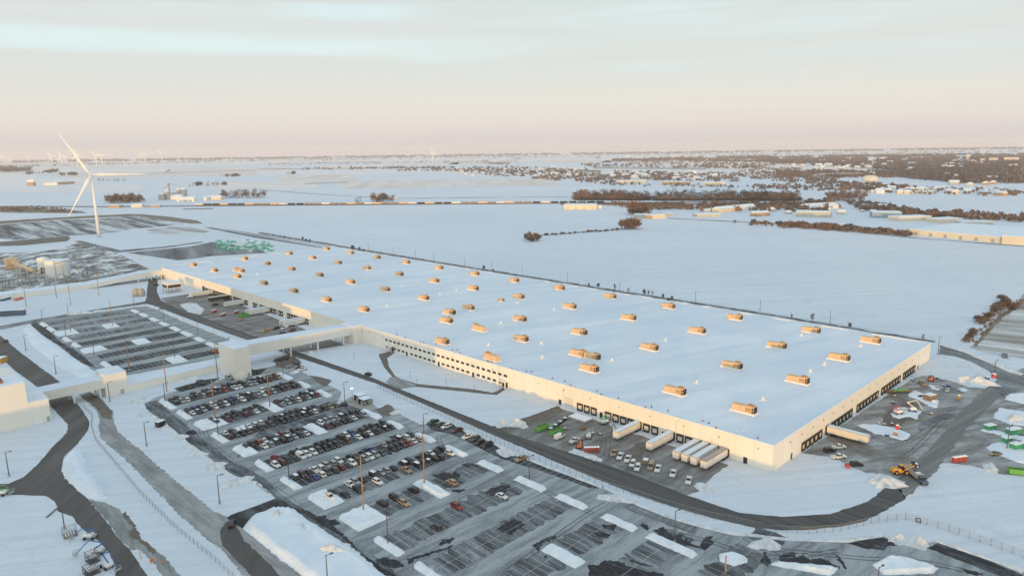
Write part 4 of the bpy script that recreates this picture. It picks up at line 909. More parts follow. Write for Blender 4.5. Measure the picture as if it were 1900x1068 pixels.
for k in range(22):
    px_, py_ = [(cl_r.uniform(1590, 1690), cl_r.uniform(785, 812)), (cl_r.uniform(1655, 1740), cl_r.uniform(735, 772)), (cl_r.uniform(1680, 1750), cl_r.uniform(700, 722)), (cl_r.uniform(1015, 1120), cl_r.uniform(785, 822))][k % 4]
    r = thing('timber_stack', 'small dark stack of timber or pallets lying about a snowy yard', 'timber stack', gp(px_, py_), cl_r.random()*3, 'small stacks about the yards'); b = MB(); n_ = cl_r.randint(2, 4)
    for q in range(n_): b.box(-.9+.1*q, .9-.1*q, -.5, .5, q*.22, q*.22+.16)
    b.build('timber', M[cl_r.choice(['brown', 'pole', 'ember', 'steel'])], r); MB().box(-.5, .6, -.4, .45, n_*.22, n_*.22+.1).build('snow_cap', M['snowcap'], r)
# flatbed with a green load
r = thing('flatbed_trailer', 'low flatbed trailer loaded with green pipes in the right yard', 'trailer', gp(1669, 728), -2.25)
MB().box(-1.3, 1.3, -6.5, 6.5, .9, 1.15).build('deck', M['ember'], r); MB().box(-1.0, 1.0, -3.5, 4, 1.16, 1.6).build('load', M['green'], r)
for y in (-5, -3.8):
    for sx in (-1, 1): MB().tube((sx*1.25, y, .45), (sx*.8, y, .45), .45, .45, 10).build('wheel', M['tyre'], r)
# wheel loader and dump truck
r = thing('wheel_loader', 'yellow wheel loader lifting a bucket of snow over a dump truck', 'loader', gp(1672, 878), -2.35)
b = MB(); b.frustum((-1.2, 1.2, -3.6, -.4, .9), (-1.0, 1.0, -3.4, -.6, 2.3)); b.box(-.9, .9, -.5, 2.0, .9, 1.6); b.build('body', M['yellow'], r)
c_ = MB().frustum((-.85, .85, -1.1, .7, 1.7), (-.75, .75, -.9, .5, 3.4)).build('cab', M['glass'], r); MB().box(-.85, .85, -1.0, .6, 3.4, 3.55).build('roof', M['yellow'], c_)
b = MB(); b.tube((-.7, .9, 1.7), (-.7, 4.2, 3.5), .22, .2, 6); b.tube((.7, .9, 1.7), (.7, 4.2, 3.5), .22, .2, 6); b.build('lift_arm', M['yellow'], r)
b = MB(); b.box(-1.6, 1.6, 4.2, 4.35, 2.9, 4.3); b.box(-1.6, 1.6, 4.35, 5.7, 2.9, 3.05); b.box(-1.6, -1.5, 4.35, 5.7, 3.05, 4.1); b.box(1.5, 1.6, 4.35, 5.7, 3.05, 4.1); b.build('bucket', M['black'], r)
for sx in (-1, 1):
    for y in (-2.4, 1.3):
        w = MB().tube((sx*1.5, y, .9), (sx*.85, y, .9), .9, .9, 14).build('wheel', M['tyre'], r); MB().tube((sx*1.53, y, .9), (sx*1.4, y, .9), .45, .45, 10).build('rim', M['yellow'], w)
bk = r
hm = heap_mesh('snow_load', 1.6, .9, 1.0, 4.4, 0, M['snowcap']); o = link('snow_load', hm, r, (0, 5.0, 3.4))
r = thing('dump_truck', 'dark dump truck half full of snow on the right hand road', 'dump truck', gp(1703, 890), 2.35)
MB().box(-.6, .6, -4.2, 4.4, .8, 1.05).build('chassis', M['black'], r)
b = MB(); b.box(-1.25, -1.15, -4.4, 1.4, 1.2, 2.9); b.box(1.15, 1.25, -4.4, 1.4, 1.2, 2.9); b.box(-1.15, 1.15, 1.3, 1.4, 1.2, 3.1); b.box(-1.15, 1.15, -4.4, -4.3, 1.2, 2.6); b.box(-1.15, 1.15, -4.3, 1.3, 1.1, 1.25); b.build('dump_body', M['steel'], r)
MB().frustum((-1.13, 1.13, -1.6, 1.28, 1.3), (-.8, .8, -1.0, .9, 2.75)).build('snow_load', M['snowcap'], r)
b = MB(); b.box(-1.15, 1.15, 1.7, 3.3, 1.0, 1.75); b.box(-1.0, 1.0, 3.3, 5.0, .9, 1.7); b.frustum((-1.15, 1.15, 1.7, 3.3, 2.5), (-1.0, 1.0, 1.8, 3.1, 2.7)); b.box(-1.15, -1.0, 1.7, 1.85, 1.75, 2.5); b.box(1.0, 1.15, 1.7, 1.85, 1.75, 2.5); b.build('cab', M['slate'], r)
MB().box(-1.08, 1.08, 1.86, 3.2, 1.76, 2.49).build('window', M['glass'], r)
for sx in (-1, 1):
    for y in (-3.3, -2.0, 3.9): MB().tube((sx*1.2, y, .52), (sx*.75, y, .52), .52, .52, 12).build('wheel', M['tyre'], r)
# wire cage and racks at lower left
def cage(p, rot, sx, sy, h, label, name, m='steel', shelves=1):
    r = thing(name, label, 'cage' if name == 'wire_cage' else 'rack', p, rot); b = MB()
    for xx in (-sx/2, sx/2):
        for yy in (-sy/2, sy/2): b.tube((xx, yy, 0), (xx, yy, h), .09, .09, 5)
    for zz in (.1, h):
        for yy in (-sy/2, sy/2): b.tube((-sx/2, yy, zz), (sx/2, yy, zz), .07, .07, 5)
        for xx in (-sx/2, sx/2): b.tube((xx, -sy/2, zz), (xx, sy/2, zz), .07, .07, 5)
    b.build('frame', M[m], r)
    for k in range(shelves): MB().box(-sx/2+.1, sx/2-.1, -sy/2+.1, sy/2-.1, .12+k*h*.45, .22+k*h*.45).build('shelf', M['brown'] if m == 'steel' else M['pole'], r)
    b = MB()
    for k in range(4): b.box(-sx*.35+k*sx*.2, -sx*.25+k*sx*.2, -sy*.3, sy*.3, .24+(shelves-1)*h*.45, .5+(shelves-1)*h*.45)
    b.build('stock', M['white'], r)
    b = MB()
    for a_, b2 in (((-sx/2, -sy/2), (sx/2, -sy/2)), ((sx/2, -sy/2), (sx/2, sy/2)), ((sx/2, sy/2), (-sx/2, sy/2)), ((-sx/2, sy/2), (-sx/2, -sy/2))): b.quad((*a_, .1), (*b2, .1), (*b2, h), (*a_, h))
    b.build('mesh_side', M['chain'], r)
cage(gp(130, 992), -.1, 3.8, 4.4, 2.6, 'open wire cage holding timber below the lamp post', 'wire_cage')
cage(gp(172, 1040), .1, 2.8, 3.6, 2.8, 'dark storage rack beside the blue lifts', 'storage_rack', 'pole', 2)
cage(gp(170, 1062), .1, 3.4, 3.6, 2.2, 'second dark storage rack at the bottom edge', 'storage_rack', 'pole', 2)
r = thing('dragged_frame', 'folded black steel frame lying on the snow beside the fence', 'frame', gp(1705.6, 966), .6)
b = MB(); b.tube((-1.4, 0, .15), (-.6, 1, .15), .14, .14, 6); b.tube((-.6, 1, .15), (1.3, .7, .15), .14, .14, 6); b.tube((1.3, .7, .15), (1, -.6, .5), .14, .14, 6); b.tube((1, -.6, .5), (-1.4, 0, .15), .14, .14, 6); b.build('tube_frame', M['black'], r)
r = thing('ground_auger', 'thin black drilling tool lying on the snow left of the lamp post', 'auger', gp(96, 952), -.75)
b = MB(); b.tube((0, -3.2, .2), (0, 3.2, .4), .13, .13, 6)
for k in range(5): b.tube((-.5, -2.6+k*1.3, .15), (.5, -2.2+k*1.3, .3), .1, .1, 5)
b.build('shaft', M['black'], r)
for i, (x, y, lab) in enumerate([(995, 776, 'pink traffic cone nearest the two snow mounds'), (1002, 769, 'pink traffic cone farther from the two snow mounds')]):
    r = thing('traffic_cone', lab, 'cone', gp(x, y)); MB().lathe(0, 0, [(.3, .05), (.05, .95)], 8).build('cone', M['red'], r); MB().box(-.35, .35, -.35, .35, 0, .05).build('base', M['black'], r)
r = thing('barrier_gate', 'orange and white barrier arm across the icy lane at lower left', 'barrier', gp(281, 1042), 0)
MB().box(-.3, .3, -.3, .3, 0, 1.2).build('post', M['orange'], r); b = MB(); b.tube((0, 0, 1.1), (2.6, -5.0, 1.1), .1, .08, 6); b.build('arm', M['orange'], r)
r = thing('marker_post', 'yellow height post at the start of the icy lane', 'post', gp(262, 1036)); MB().tube((0, 0, 0), (-.3, .3, 4.2), .12, .1, 6).build('post', M['yellow'], r)
# gate pavilion with a lit lamp
r = thing('gate_pavilion', 'dark canopied gate pavilion with snow roof at the lot entrance', 'pavilion', gp(668.7, 742), 0)
for k, (dx, dy) in enumerate(((0, 0), (-1.5, -6.2))):
    b = MB(); b.box(dx-2.2, dx+2.2, dy-2.4, dy+2.4, 2.7, 3.0); b.build('canopy', M['navy'], r); MB().box(dx-2.3, dx+2.3, dy-2.5, dy+2.5, 3.0, 3.2).build('roof_snow', M['snowcap'], r)
    b = MB()
    for xx in (-2, 2):
        for yy in (-2.2, 2.2): b.box(dx+xx-.12, dx+xx+.12, dy+yy-.12, dy+yy+.12, 0, 2.7)
    b.build('post', M['black'], r); MB().box(dx-1.9, dx+1.9, dy+2.0, dy+2.1, .05, 2.6).build('back_wall', M['navy'], r); MB().box(dx-1.6, dx-.4, dy-1.6, dy+1.2, .05, 1.9).build('turnstile', M['steel'], r)
crate_box(gp(686, 748), .2, 2.2, 2.2, 2.3, 'steel', 'small grey guard hut with snow roof beside the gate pavilion', 'hut', 'guard_hut')
r = thing('floodlight', 'lit white floodlight on a mast beside the gate pavilion', 'floodlight', gp(654, 741))
MB().tube((0, 0, 0), (0, 0, 5.6), .1, .08, 6).build('mast', M['pole'], r); MB().box(-.5, .5, -.3, .3, 5.6, 5.95).build('lamp', M['lamp'], r)
sheet('gate_pad', [(640,742),(652,735),(690,748),(700,756),(688,762),(664,757),(650,752)], .05, M['concrete'], 1, .3)

# ------------------------------------------------------------------ poles
def light_pole(bx, by, tx, ty, label, arm=1.4):
    p = at(bx, by); h = max(4.5, min(13, top_z(p, tx, ty)))
    r = thing('light_pole', label, 'light pole', p, 0, 'dark light poles of the site')
    MB().tube((0, 0, 0), (0, 0, h), .19, .13, 8).build('pole', M['pole'], r)
    MB().lathe(0, 0, [(.45, 0), (.45, .9)], 10).build('base', M['concrete'], r)
    MB().tube((0, 0, h-.15), (arm, -arm*.35, h), .1, .08, 6).build('arm', M['pole'], r)
    MB().box(arm-.35, arm+.6, -arm*.35-.3, -arm*.35+.3, h-.02, h+.16).build('lamp_head', M['pole'], r)
for i, (a, lab) in enumerate([((307,747,303.5,710),'dark light pole on the uppermost left island of the main lot'),((272,827,264,784),'light pole on the verge snow below the dark skip'),((405,810,401,774),'light pole on the narrow left island beside the wide one'),((525.6,697,524,668),'light pole on the uppermost right island of the main lot'),((640,747,638,709),'light pole beside the gate pavilion'),((786.6,808,786,768),'light pole on a right island behind the orange wooden pole'),((982,893,981.5,846),'light pole on a right island amid empty bays'),((407.7,934,400.6,882),'light pole on the verge snow near the lot exit'),((608,1080,603,1029),'light pole on the big bank at the bottom edge'),((537,894,535,846),'light pole on a left island beside the dark green car'),((720,1012,718,955),'light pole on a left island in front of empty bays'),((1251.6,1007,1253.6,947),'light pole on the long right island near the road bend'),((1628,1085,1630,1051),'light pole on the oval island at the bottom edge'),((17,883,11.4,838),'light pole on snow at the left picture edge'),((104,693,97,661.5),'light pole on the snow strip left of the lit tower'),((204,745,198.4,709.5),'light pole in front of the shorter tower'),((120,981,115,928),'light pole rising above the wire cage'),((79.6,599.6,76.7,574),'light pole at the far left corner island of the empty lot'),((122.7,626.6,120.5,600.5),'light pole beside the white SUV in the empty lot'),((175,660,172,631.7),'light pole on the near left wide island of the empty lot'),((250,574,249,549),'light pole at the upper right corner of the empty lot'),((304.7,600.5,303,573.5),'light pole on the upper right island of the empty lot'),((48,650,43,621.5),'light pole on the snow strip beside the far left road'),((368,627,366,599),'light pole on the lower right island of the empty lot'),((325,666,321.5,604),'tall light pole on the near wide island of the empty lot'),((1740,657.5,1742,626),'light pole at the back right corner of the warehouse'),((1845,694,1847,668),'light pole at the tip of the snow field by the road loop'),((1868,833.5,1873,789),'light pole among the green site boxes')]):
    light_pole(*a, lab)
for x, y, lab in [(657,667,'short path lamp on the snow left of the office path'),(727,661,'short path lamp beside the left office entrance'),(761,702,'short path lamp on the snow inside the path bend'),(774,716,'short path lamp where the path leaves the road'),(828,715,'short path lamp in the middle of the long path'),(880,727,'short path lamp near the right office entrance')]:
    p = at(x, y); r = thing('path_lamp', lab, 'path lamp', p, 0, 'short lamps along the office path')
    MB().tube((0, 0, 0), (0, 0, 3.6), .1, .08, 6).build('post', M['pole'], r); MB().box(-.1, .6, -.15, .15, 3.6, 3.72).build('lamp_head', M['pole'], r)
for (bx, by, tx, ty), lab in [((787.5,898,784,802),'tallest orange lit wooden pole in the main lot'),((674.6,948,669,843),'orange lit wooden pole on the square near left island'),((310,728,302,654),'wooden pole on snow below the corridor, left one'),((404.6,707,398.5,635),'wooden pole in front of the tall tower'),((400,783,393,704),'wooden pole on the wide left island'),((501,757,497,681),'wooden pole on the upper middle island'),((49,569,44.7,536),'wooden pole in front of the far conveyor, leftmost'),((105,553,101,512),'dark wooden pole against the far conveyor near the tanks'),((131.4,567,126,524),'orange topped wooden pole near the substation'),((184,550,179.5,502),'tall red topped wooden pole beside the conveyor kink'),((131.4,617,125.5,563),'orange wooden pole on the wide left island of the empty lot'),((209,605.5,204,557.5),'orange wooden pole on the upper middle island of the empty lot'),((240,686,233.4,622),'orange wooden pole at the near edge of the empty lot'),((1345,1078,1344,1037),'orange wooden pole on the rounded island at the bottom edge')]:
    p = at(bx, by); h = max(8, min(23, top_z(p, tx, ty)))
    r = thing('wooden_pole', lab, 'pole', p, 0, 'tall wooden poles of the car parks')
    MB().tube((0, 0, 0), (0, 0, h), .27, .19, 8).build('shaft', M['wood'], r)
    MB().box(-.16, .16, -.4, -.18, h*.45, h*.45+.6).build('junction_box', M['steel'], r)
    MB().lathe(0, 0, [(.55, 0), (.4, .35)], 8).build('base', M['snowcap'], r)
# utility poles along the back fence
BACK = [(684,466),(730,472),(771,479),(805,485),(862,495),(913,503),(969,513),(1053,527),(1150,545),(1290,562),(1410,580),(1540,601)]
for i, (x, y) in enumerate(BACK):
    y -= 1.5; r = thing('utility_pole', f'thin utility pole, {ORD[i]} from left along the fence behind the warehouse', 'utility pole', at(x, y), 0, 'poles behind the warehouse')
    MB().tube((0, 0, 0), (0, 0, 9), .16, .11, 6).build('shaft', M['pole'], r); MB().box(-.7, .7, -.08, .08, 8.2, 8.4).build('crossarm', M['pole'], r)

# ------------------------------------------------------------------ fences
hl = [(480,431),(560,444.5),(602,451),(644,458.5),(720,471),(860,494),(1000,516),(1100,532.3),(1260,557),(1420,582),(1600,611.5),(1644,619),(1680,624.5),(1735,633)]
def fence(pxs, label, step=3.0, h=2.4, world=False, rail=True):
    pts = [Vector((*p, 0)) for p in pxs] if world else [at(*p) for p in pxs]
    r = thing('chain_link_fence', label, 'fence', (0, 0, 0))
    line = []
    for a, b in zip(pts, pts[1:]):
        k = max(1, round((b-a).length/step)); line += [a + (b-a)*(j/k) for j in range(k)]
    line.append(pts[-1]); mb = MB(); pm = MB().tube((0, 0, 0), (0, 0, h+.15), .06, .05, 5, False).mesh('post', M['pole'])
    for a, b in zip(line, line[1:]):
        mb.quad((a.x, a.y, .05), (b.x, b.y, .05), (b.x, b.y, h), (a.x, a.y, h))
    mb.build('mesh_panel', M['chain'], r)
    if rail:
        rb = MB()
        for a, b in zip(line, line[1:]): rb.tube((a.x, a.y, h), (b.x, b.y, h), .035, .035, 4, False)
        rb.build('top_rail', M['steel'], r)
    for p in line[:99]: link('post', pm, r, p)
fence([(296,562),(380,602),(470,637),(560,668)], 'chain link fence between the empty far lot and the road', 3.2)
fence([(700,720),(775,753),(850,786),(980,848)], 'chain link fence along the road beside the main lot, left stretch', 3.0)
fence([(980,848),(1130,905),(1290,955),(1420,983)], 'chain link fence along the road beside the main lot, middle stretch', 3.0)
fence([(1420,986),(1500,990),(1560,985),(1630,968),(1680,963),(1760,985),(1900,1035),(1960,1058)], 'chain link fence rounding the road bend to the lower right', 3.0)
fence([(155,757),(172,772),(170,792),(178,818),(215,862),(262,918),(330,985),(400,1042),(450,1090)], 'chain link fence on snow between the two left roads', 3.0, 2.0)
fence(hl, 'dark field fence running behind the warehouse', 8, 1.4, False, False)
sheet('hedge_strip', [(x, y-.7) for x, y in hl] + [(x, y+2.2) for x, y in reversed(hl)], .06, M['weeds'], 5, 3.5)

# ------------------------------------------------------------------ trees
def tree_mesh(kind, seed):
    rd = random.Random(seed); cr, tr = MB(), MB()
    if kind == 'conifer':
        tr.tube((0, 0, 0), (0, 0, 3), .3, .2, 5)
        for i in range(260):
            z = .5 + 9.6*rd.random()**1.2; R = 2.6*(1-(z-1)/10.4)**.8*(.55+.6*rd.random()); t = rd.random()*6.28
            p = Vector((R*math.cos(t), R*math.sin(t), z)); s = .5+.5*rd.random()
            d = Vector((math.cos(t+rd.uniform(-.8, .8)), math.sin(t), rd.uniform(-.5, .3)))*s; e = Vector((-math.sin(t), math.cos(t), rd.uniform(-.3, .3)))*s*.6
            cr.tri(p-e, p+e, p+d)
    else:
        tr.tube((0, 0, 0), (0, 0, 3.4), .32, .2, 6)
        hh, rw_ = (10.5, 4.2) if kind == 'bare' else (4.2, 3.2)
        z0 = 1.4 if kind == 'bare' else .3
        for i in range(9):
            t = rd.random()*6.28; a = Vector((0, 0, z0*.8+rd.random()*1.6)); rr_ = rw_*.75*rd.random()**.4
            tr.tube(a, (rr_*math.cos(t), rr_*math.sin(t), z0+(hh-z0)*rd.uniform(.45, .9)), .11, .03, 4, False)
        clumps = [(Vector((rw_*.65*math.cos(t)*q, rw_*.65*math.sin(t)*q, z0+(hh-z0)*(rd.uniform(.05, .82) if kind == 'bare' else rd.uniform(.15, .85)))), rd.uniform(.9, 1.7)*rw_/4) for t, q in [(rd.random()*6.28, rd.random()**.5) for _ in range(14)]]
        for c_, R in clumps:
            for i in range(26):
                d = Vector((rd.gauss(0, 1), rd.gauss(0, 1), rd.gauss(0, 1))).normalized()
                p = c_ + d*R*rd.random()**.4; out = (d*.7 + Vector((0, 0, .6)) + Vector((rd.gauss(0, .3), rd.gauss(0, .3), 0))).normalized()
                e = out.orthogonal().normalized()*(.13+.2*rd.random()); ln = .6+rd.random()*1.0
                cr.tri(p-e, p+e, p+out*ln); 
    return cr, tr
TREES = {}
for kind, cm in (('bare', 'twig'), ('barered', 'twig_red'), ('conifer', 'conifer'), ('bush', 'twig'), ('bushred', 'twig_red')):
    L_ = []
    for s_ in range(4):
        cr, tr = tree_mesh({'barered': 'bare', 'bushred': 'bush'}.get(kind, kind), s_*13+len(kind)*7)
        L_.append((cr.mesh('crown', M[cm]), tr.mesh('trunk', M['bark'])))
    TREES[kind] = L_
tr_r = random.Random(11)
def tree(p, kind, hpx, label, group, fat=1.0):
    d = (p - CAM).length; want = hpx*d/F_PX; base = {'bare': 11, 'barered': 11, 'conifer': 10.8, 'bush': 4.6, 'bushred': 4.6}[kind]
    s = want/base*tr_r.uniform(.8, 1.2); cr, tr = tr_r.choice(TREES[kind])
    nm = {'bare': 'bare_tree', 'barered': 'bare_tree', 'conifer': 'conifer_tree', 'bush': 'bare_bush', 'bushred': 'bare_bush'}[kind]
    r = thing(nm, label, 'bush' if 'bush' in kind else 'tree', p, tr_r.random()*6.28, group); r.scale = (s*fat, s*fat, s)
    link('crown', cr, r); link('trunk', tr, r)
def grove(x0, y0, x1, y1, n_, kinds, h, label, group, jy=1.0, fat=1.1):
    for i in range(n_):
        t = (i+tr_r.random()*.8)/n_
        tree(at(x0+(x1-x0)*t, y0+(y1-y0)*t+tr_r.uniform(-jy, jy)), tr_r.choice(kinds), h*tr_r.uniform(.75, 1.15), label, group, fat)
grove(1066, 371, 1205, 372, 40, ['bush', 'bushred'], 8, 'low bush at the foot of the left half of the shelter belt', 'bushes of the shelter belt', .6, 1.6)
grove(1213, 372, 1484, 372, 70, ['bush', 'bushred'], 7, 'low bush at the foot of the long right part of the shelter belt', 'bushes of the long belt', .6, 1.6)
grove(1068, 370, 1205, 371, 40, ['bare', 'conifer', 'barered'], 17, 'tall mixed tree in the left half of the shelter belt beyond the field', 'trees of the shelter belt', .8, 1.7)
grove(1215, 371, 1482, 371, 80, ['conifer', 'conifer', 'conifer', 'bare'], 18, 'dark tree in the long right part of the shelter belt beyond the field', 'trees of the long belt', .8, 1.7)
grove(198, 377, 262, 375, 12, ['bare', 'barered', 'bush'], 12, 'bare tree in the clump behind the big turbine', 'clump behind the turbine')
grove(412, 368, 493, 366, 16, ['bare', 'barered', 'conifer'], 14, 'tree in the clump right of the grain silos', 'clump by the silos')
grove(350, 345, 422, 343, 12, ['bare', 'conifer', 'bush'], 7, 'small tree in the line above the grain silos', 'line above the silos')
grove(408, 328, 450, 327, 9, ['conifer', 'bush'], 6, 'small dark tree in the short far row above the silos', 'far row above the silos', .4)
grove(50, 324, 105, 320, 11, ['bush', 'bare'], 6, 'small bare tree in the far hedge left of the big turbine', 'far hedge left', .5)
grove(115, 326, 145, 326, 6, ['bush', 'barered'], 6, 'reddish bush in the far hedge left of the turbine hub', 'far hedge near hub', .5)
grove(180, 336, 236, 336, 10, ['bare', 'conifer'], 6, 'small tree in the far row right of the turbine hub', 'far row right of hub', .5)
grove(0, 318, 54, 318, 16, ['bush', 'bare'], 7, 'dark tree in the copse at the far left edge', 'copse at far left', 1.5, 1.6)
grove(658, 375, 670, 374, 3, ['conifer'], 9, 'dark conifer at the farm behind the train', 'conifers at the train farm')
grove(688, 374, 730, 373, 9, ['bare', 'barered', 'bush'], 13, 'bare tree around the farm behind the train', 'trees at the train farm')
grove(533, 324, 550, 323, 4, ['conifer', 'bush'], 6, 'small dark tree at the lone far farm', 'trees at the lone farm', .4)
grove(1153, 424, 1180, 424, 7, ['bushred', 'barered'], 17, 'reddish bare tree at the head of the field hedge', 'red thicket in the field', 1.5, 1.3)
grove(1172, 398, 1205, 396, 8, ['barered', 'bushred'], 18, 'reddish brown tree in the thicket by the railway sheds', 'thicket by the sheds', 2, 1.3)
grove(978, 446, 1000, 448, 6, ['bush', 'bare'], 12, 'grey bush in the clump alone in the open field', 'bush clump in the field', 2)
grove(1006, 437, 1150, 427, 18, ['bush'], 4, 'low bush in the hedge crossing the open field', 'hedge across the field', .6, 1.3)
grove(1535, 372, 1605, 370, 18, ['barered', 'bare'], 16, 'reddish bare tree right of the shelter belt end', 'red trees right of belt', 3, 1.3)
grove(1585, 388, 1690, 396, 26, ['bare', 'barered'], 11, 'bare tree on the slope above the blue shed', 'trees above the blue shed', 3, 1.3)
grove(1690, 396, 1900, 412, 26, ['bush', 'bare'], 7, 'grey bush along the hedge right of the blue shed', 'hedge right of blue shed', 1.5)
grove(1460, 420, 1570, 428, 22, ['bushred', 'bush'], 9, 'reddish bush on the field edge below the industrial sheds', 'bushes below the sheds', 2, 1.4)
grove(1570, 426, 1690, 438, 18, ['bushred', 'bush'], 8, 'brown bush on the field edge right of the red ones', 'brown field edge bushes', 2, 1.4)
grove(1395, 414, 1460, 419, 9, ['bush'], 6, 'grey bush on the field edge left of the red ones', 'grey field edge bushes', 1)
grove(1858, 560, 1880, 572, 9, ['bush', 'bushred'], 9, 'rusty reed like bush at the right field corner', 'rusty bushes at right', 3, 1.4)
grove(1815, 600, 1858, 570, 14, ['bush'], 8, 'grey brown bush in the dark thicket at the right field corner', 'grey thicket at right', 4, 1.4)
grove(1788, 636, 1812, 612, 7, ['bush'], 8, 'dark low bush below the thicket at the right', 'low bushes at right', 2, 1.2)
for i, (x, y, h) in enumerate([(1469,590,12),(1507,597,20),(1577,607,8),(1712,632,12),(1139,544,9),(1213,558,10),(1240,560,8),(1165,549,6),(898,500,8),(915,503,6),(655,463,8),(528,441,4),(568,447,4),(675,467,5),(1093,530,5),(1141,538,12),(1166,542,10),(1195,546,9),(1203,547,13),(1210,548,12),(1230,552,8),(1247,555,8),(1110,533,8),(562,445,5),(575,447,5),(654,461,8),(667,463,6)]):
    tree(at(x, y), 'bare' if h > 9 else 'bush', h, f'thin bare sapling, {ORD[i]} of those scattered along the fence behind the warehouse', 'saplings behind the warehouse', .55)
# far woodland as mass
def woods(name, regions, m, size, seed):
    rd = random.Random(seed); mb = MB()
    for pxs, n_ in regions:
        xs = [p[0] for p in pxs]; ys = [p[1] for p in pxs]; k = 0
        while k < n_:
            x, y = rd.uniform(min(xs), max(xs)), rd.uniform(min(ys), max(ys)); inside = False
            for i in range(len(pxs)):
                (xa, ya), (xb, yb) = pxs[i], pxs[i-1]
                if (ya > y) != (yb > y) and x < (xb-xa)*(y-ya)/(yb-ya)+xa: inside = not inside
            if not inside: k += .2; continue
            k += 1
            if noise.noise(Vector((x*.03, y*.25, seed))) < -.22: continue
            p = at(x, y); s = size*rd.uniform(.7, 1.3); w = s*.55
            for q in range(7):
                t = rd.random()*6.28; c_ = p + Vector((math.cos(t)*w*rd.random(), math.sin(t)*w*rd.random(), s*rd.uniform(.2, .75)))
                a = Vector((rd.uniform(-1, 1), rd.uniform(-1, 1), rd.uniform(-.4, .4))).normalized()*w*.6; b2 = Vector((rd.uniform(-.4, .4), rd.uniform(-.4, .4), 1)).normalized()*s*.3
                mb.quad(c_-a*.6-b2*.6, c_+a-b2*.5, c_+a*.5+b2*.6, c_-a*.8+b2)
    return stuff(mb.build(name, m))
woods('woodland', [([(1440,291),(1620,288),(1900,286),(1900,318),(1780,322),(1650,316),(1560,310),(1440,304)], 8500), ([(1135,296),(1440,289),(1440,302),(1300,300),(1135,300)], 2000), ([(1660,318),(1900,315),(1900,340),(1790,341),(1690,332)], 1900)], M['wood_far'], 16, 1)
woods('woodland', [([(1370,318),(1440,310),(1560,318),(1560,345),(1470,340),(1370,330)], 1300), ([(1240,322),(1370,320),(1370,338),(1240,336)], 420), ([(1120,326),(1165,324),(1170,340),(1120,340)], 90), ([(1105,378),(1300,380),(1480,377),(1545,380),(1500,388),(1320,390),(1180,389)], 700), ([(1600,346),(1900,352),(1900,366),(1600,358)], 260), ([(1500,372),(1550,372),(1545,380),(1480,380)], 60), ([(1130,340),(1460,348),(1460,352),(1130,345)], 160), ([(1010,325),(1120,327),(1120,336),(1010,333)], 130), ([(1400,340),(1560,346),(1560,356),(1400,350)], 200), ([(1560,372),(1680,385),(1700,398),(1600,392)], 200), ([(1340,412),(1560,424),(1690,436),(1690,441),(1560,430),(1400,420)], 160)], M['wood_far2'], 7, 2)
woods('woodland', [([(0,307),(480,297),(480,300),(0,311)], 420), ([(480,297),(960,289),(1440,284),(1900,280),(1900,283),(1440,288),(960,293),(480,300)], 1300), ([(0,300),(300,299),(480,297),(480,298),(0,304)], 300), ([(700,318),(830,312),(960,310),(1080,318),(1080,326),(940,322),(820,318)], 420), ([(880,304),(945,303),(945,306),(880,307)], 90), ([(1080,305),(1290,308),(1320,304),(1420,310),(1420,314),(1290,313),(1080,310)], 300), ([(560,313),(830,311),(830,313),(560,316)], 160)], M['wood_far'], 13, 3)
woods('woodland', [([(0,299),(480,293),(960,286),(1440,280),(1900,274),(1900,277.5),(1440,283),(960,289.5),(480,296.5),(0,303)], 7000)], M['wood_far'], 26, 8)
woods('woodland', [([(830,316),(1140,324),(1140,344),(1060,338),(900,326)], 420), ([(1140,300),(1440,302),(1440,308),(1140,306)], 420), ([(1140,318),(1250,320),(1250,336),(1140,336)], 260), ([(500,303),(960,297),(960,301),(500,307)], 420), ([(1440,318),(1700,318),(1700,330),(1440,330)], 1300), ([(1300,380),(1560,384),(1560,396),(1300,394)], 160), ([(1620,392),(1900,404),(1900,412),(1640,402)], 220), ([(1560,340),(1660,345),(1700,352),(1560,354)], 220), ([(1850,300),(1900,300),(1900,340),(1850,340)], 500)], M['wood_far2'], 10, 12)
woods('scrub', [([(0,385),(60,383),(120,388),(145,393),(100,395),(0,392)], 260)], M['wood_far2'], 3.5, 4)
woods('scrub', [([(1795,635),(1830,595),(1880,560),(1900,556),(1900,562),(1850,595),(1808,640)], 220)], M['twig'], 1.6, 5)
# ------------------------------------------------------------------ left hinterland
cL = conv((0, 220))
sheet('tilled_field', cL([(0,780),(380,748),(680,738),(960,715),(1000,720),(1180,745),(1350,775),(1100,800),(960,810),(880,830),(740,845),(600,855),(500,860),(270,880),(100,890),(0,880),(-200,890),(-200,800)]), .10, M['tilled'], 12, 3)
sheet('dry_grass', cL([(0,905),(500,862),(520,880),(490,900),(150,932),(0,935),(-200,950),(-200,920)]), .15, M['mud'], 8, 3)
sheet('dry_grass', cL([(0,752),(600,716),(960,700),(1050,703),(1270,723),(1330,733),(1450,748),(1490,770),(1400,770),(1200,747),(990,714),(700,728),(380,745),(0,775),(-200,785),(-200,760)]), .2, M['grass'], 10, 4)
sheet('dry_grass', cL([(0,650),(300,655),(600,680),(640,695),(300,692),(0,690)]), .2, M['grass'], 12, 5)
sheet('gravel_lot', cL([(930,985),(1400,938),(1560,905),(1640,925),(1899,960),(1960,985),(1700,1000),(1560,1008),(1400,1030),(1300,1040),(1110,1010)]), .08, M['gravel'], 5, 2)
sheet('track', cL([(540,898),(600,897),(880,966),(1200,940),(1480,903),(1500,908),(1200,950),(880,982),(800,970)]), .12, M['gravel'], 6, 1)
sheet('track', cL([(1490,795),(1560,800),(1899,862),(2090,895),(2400,950),(2400,955),(2080,905),(1880,875),(1560,812)]), .12, M['gravel'], 8, 1)
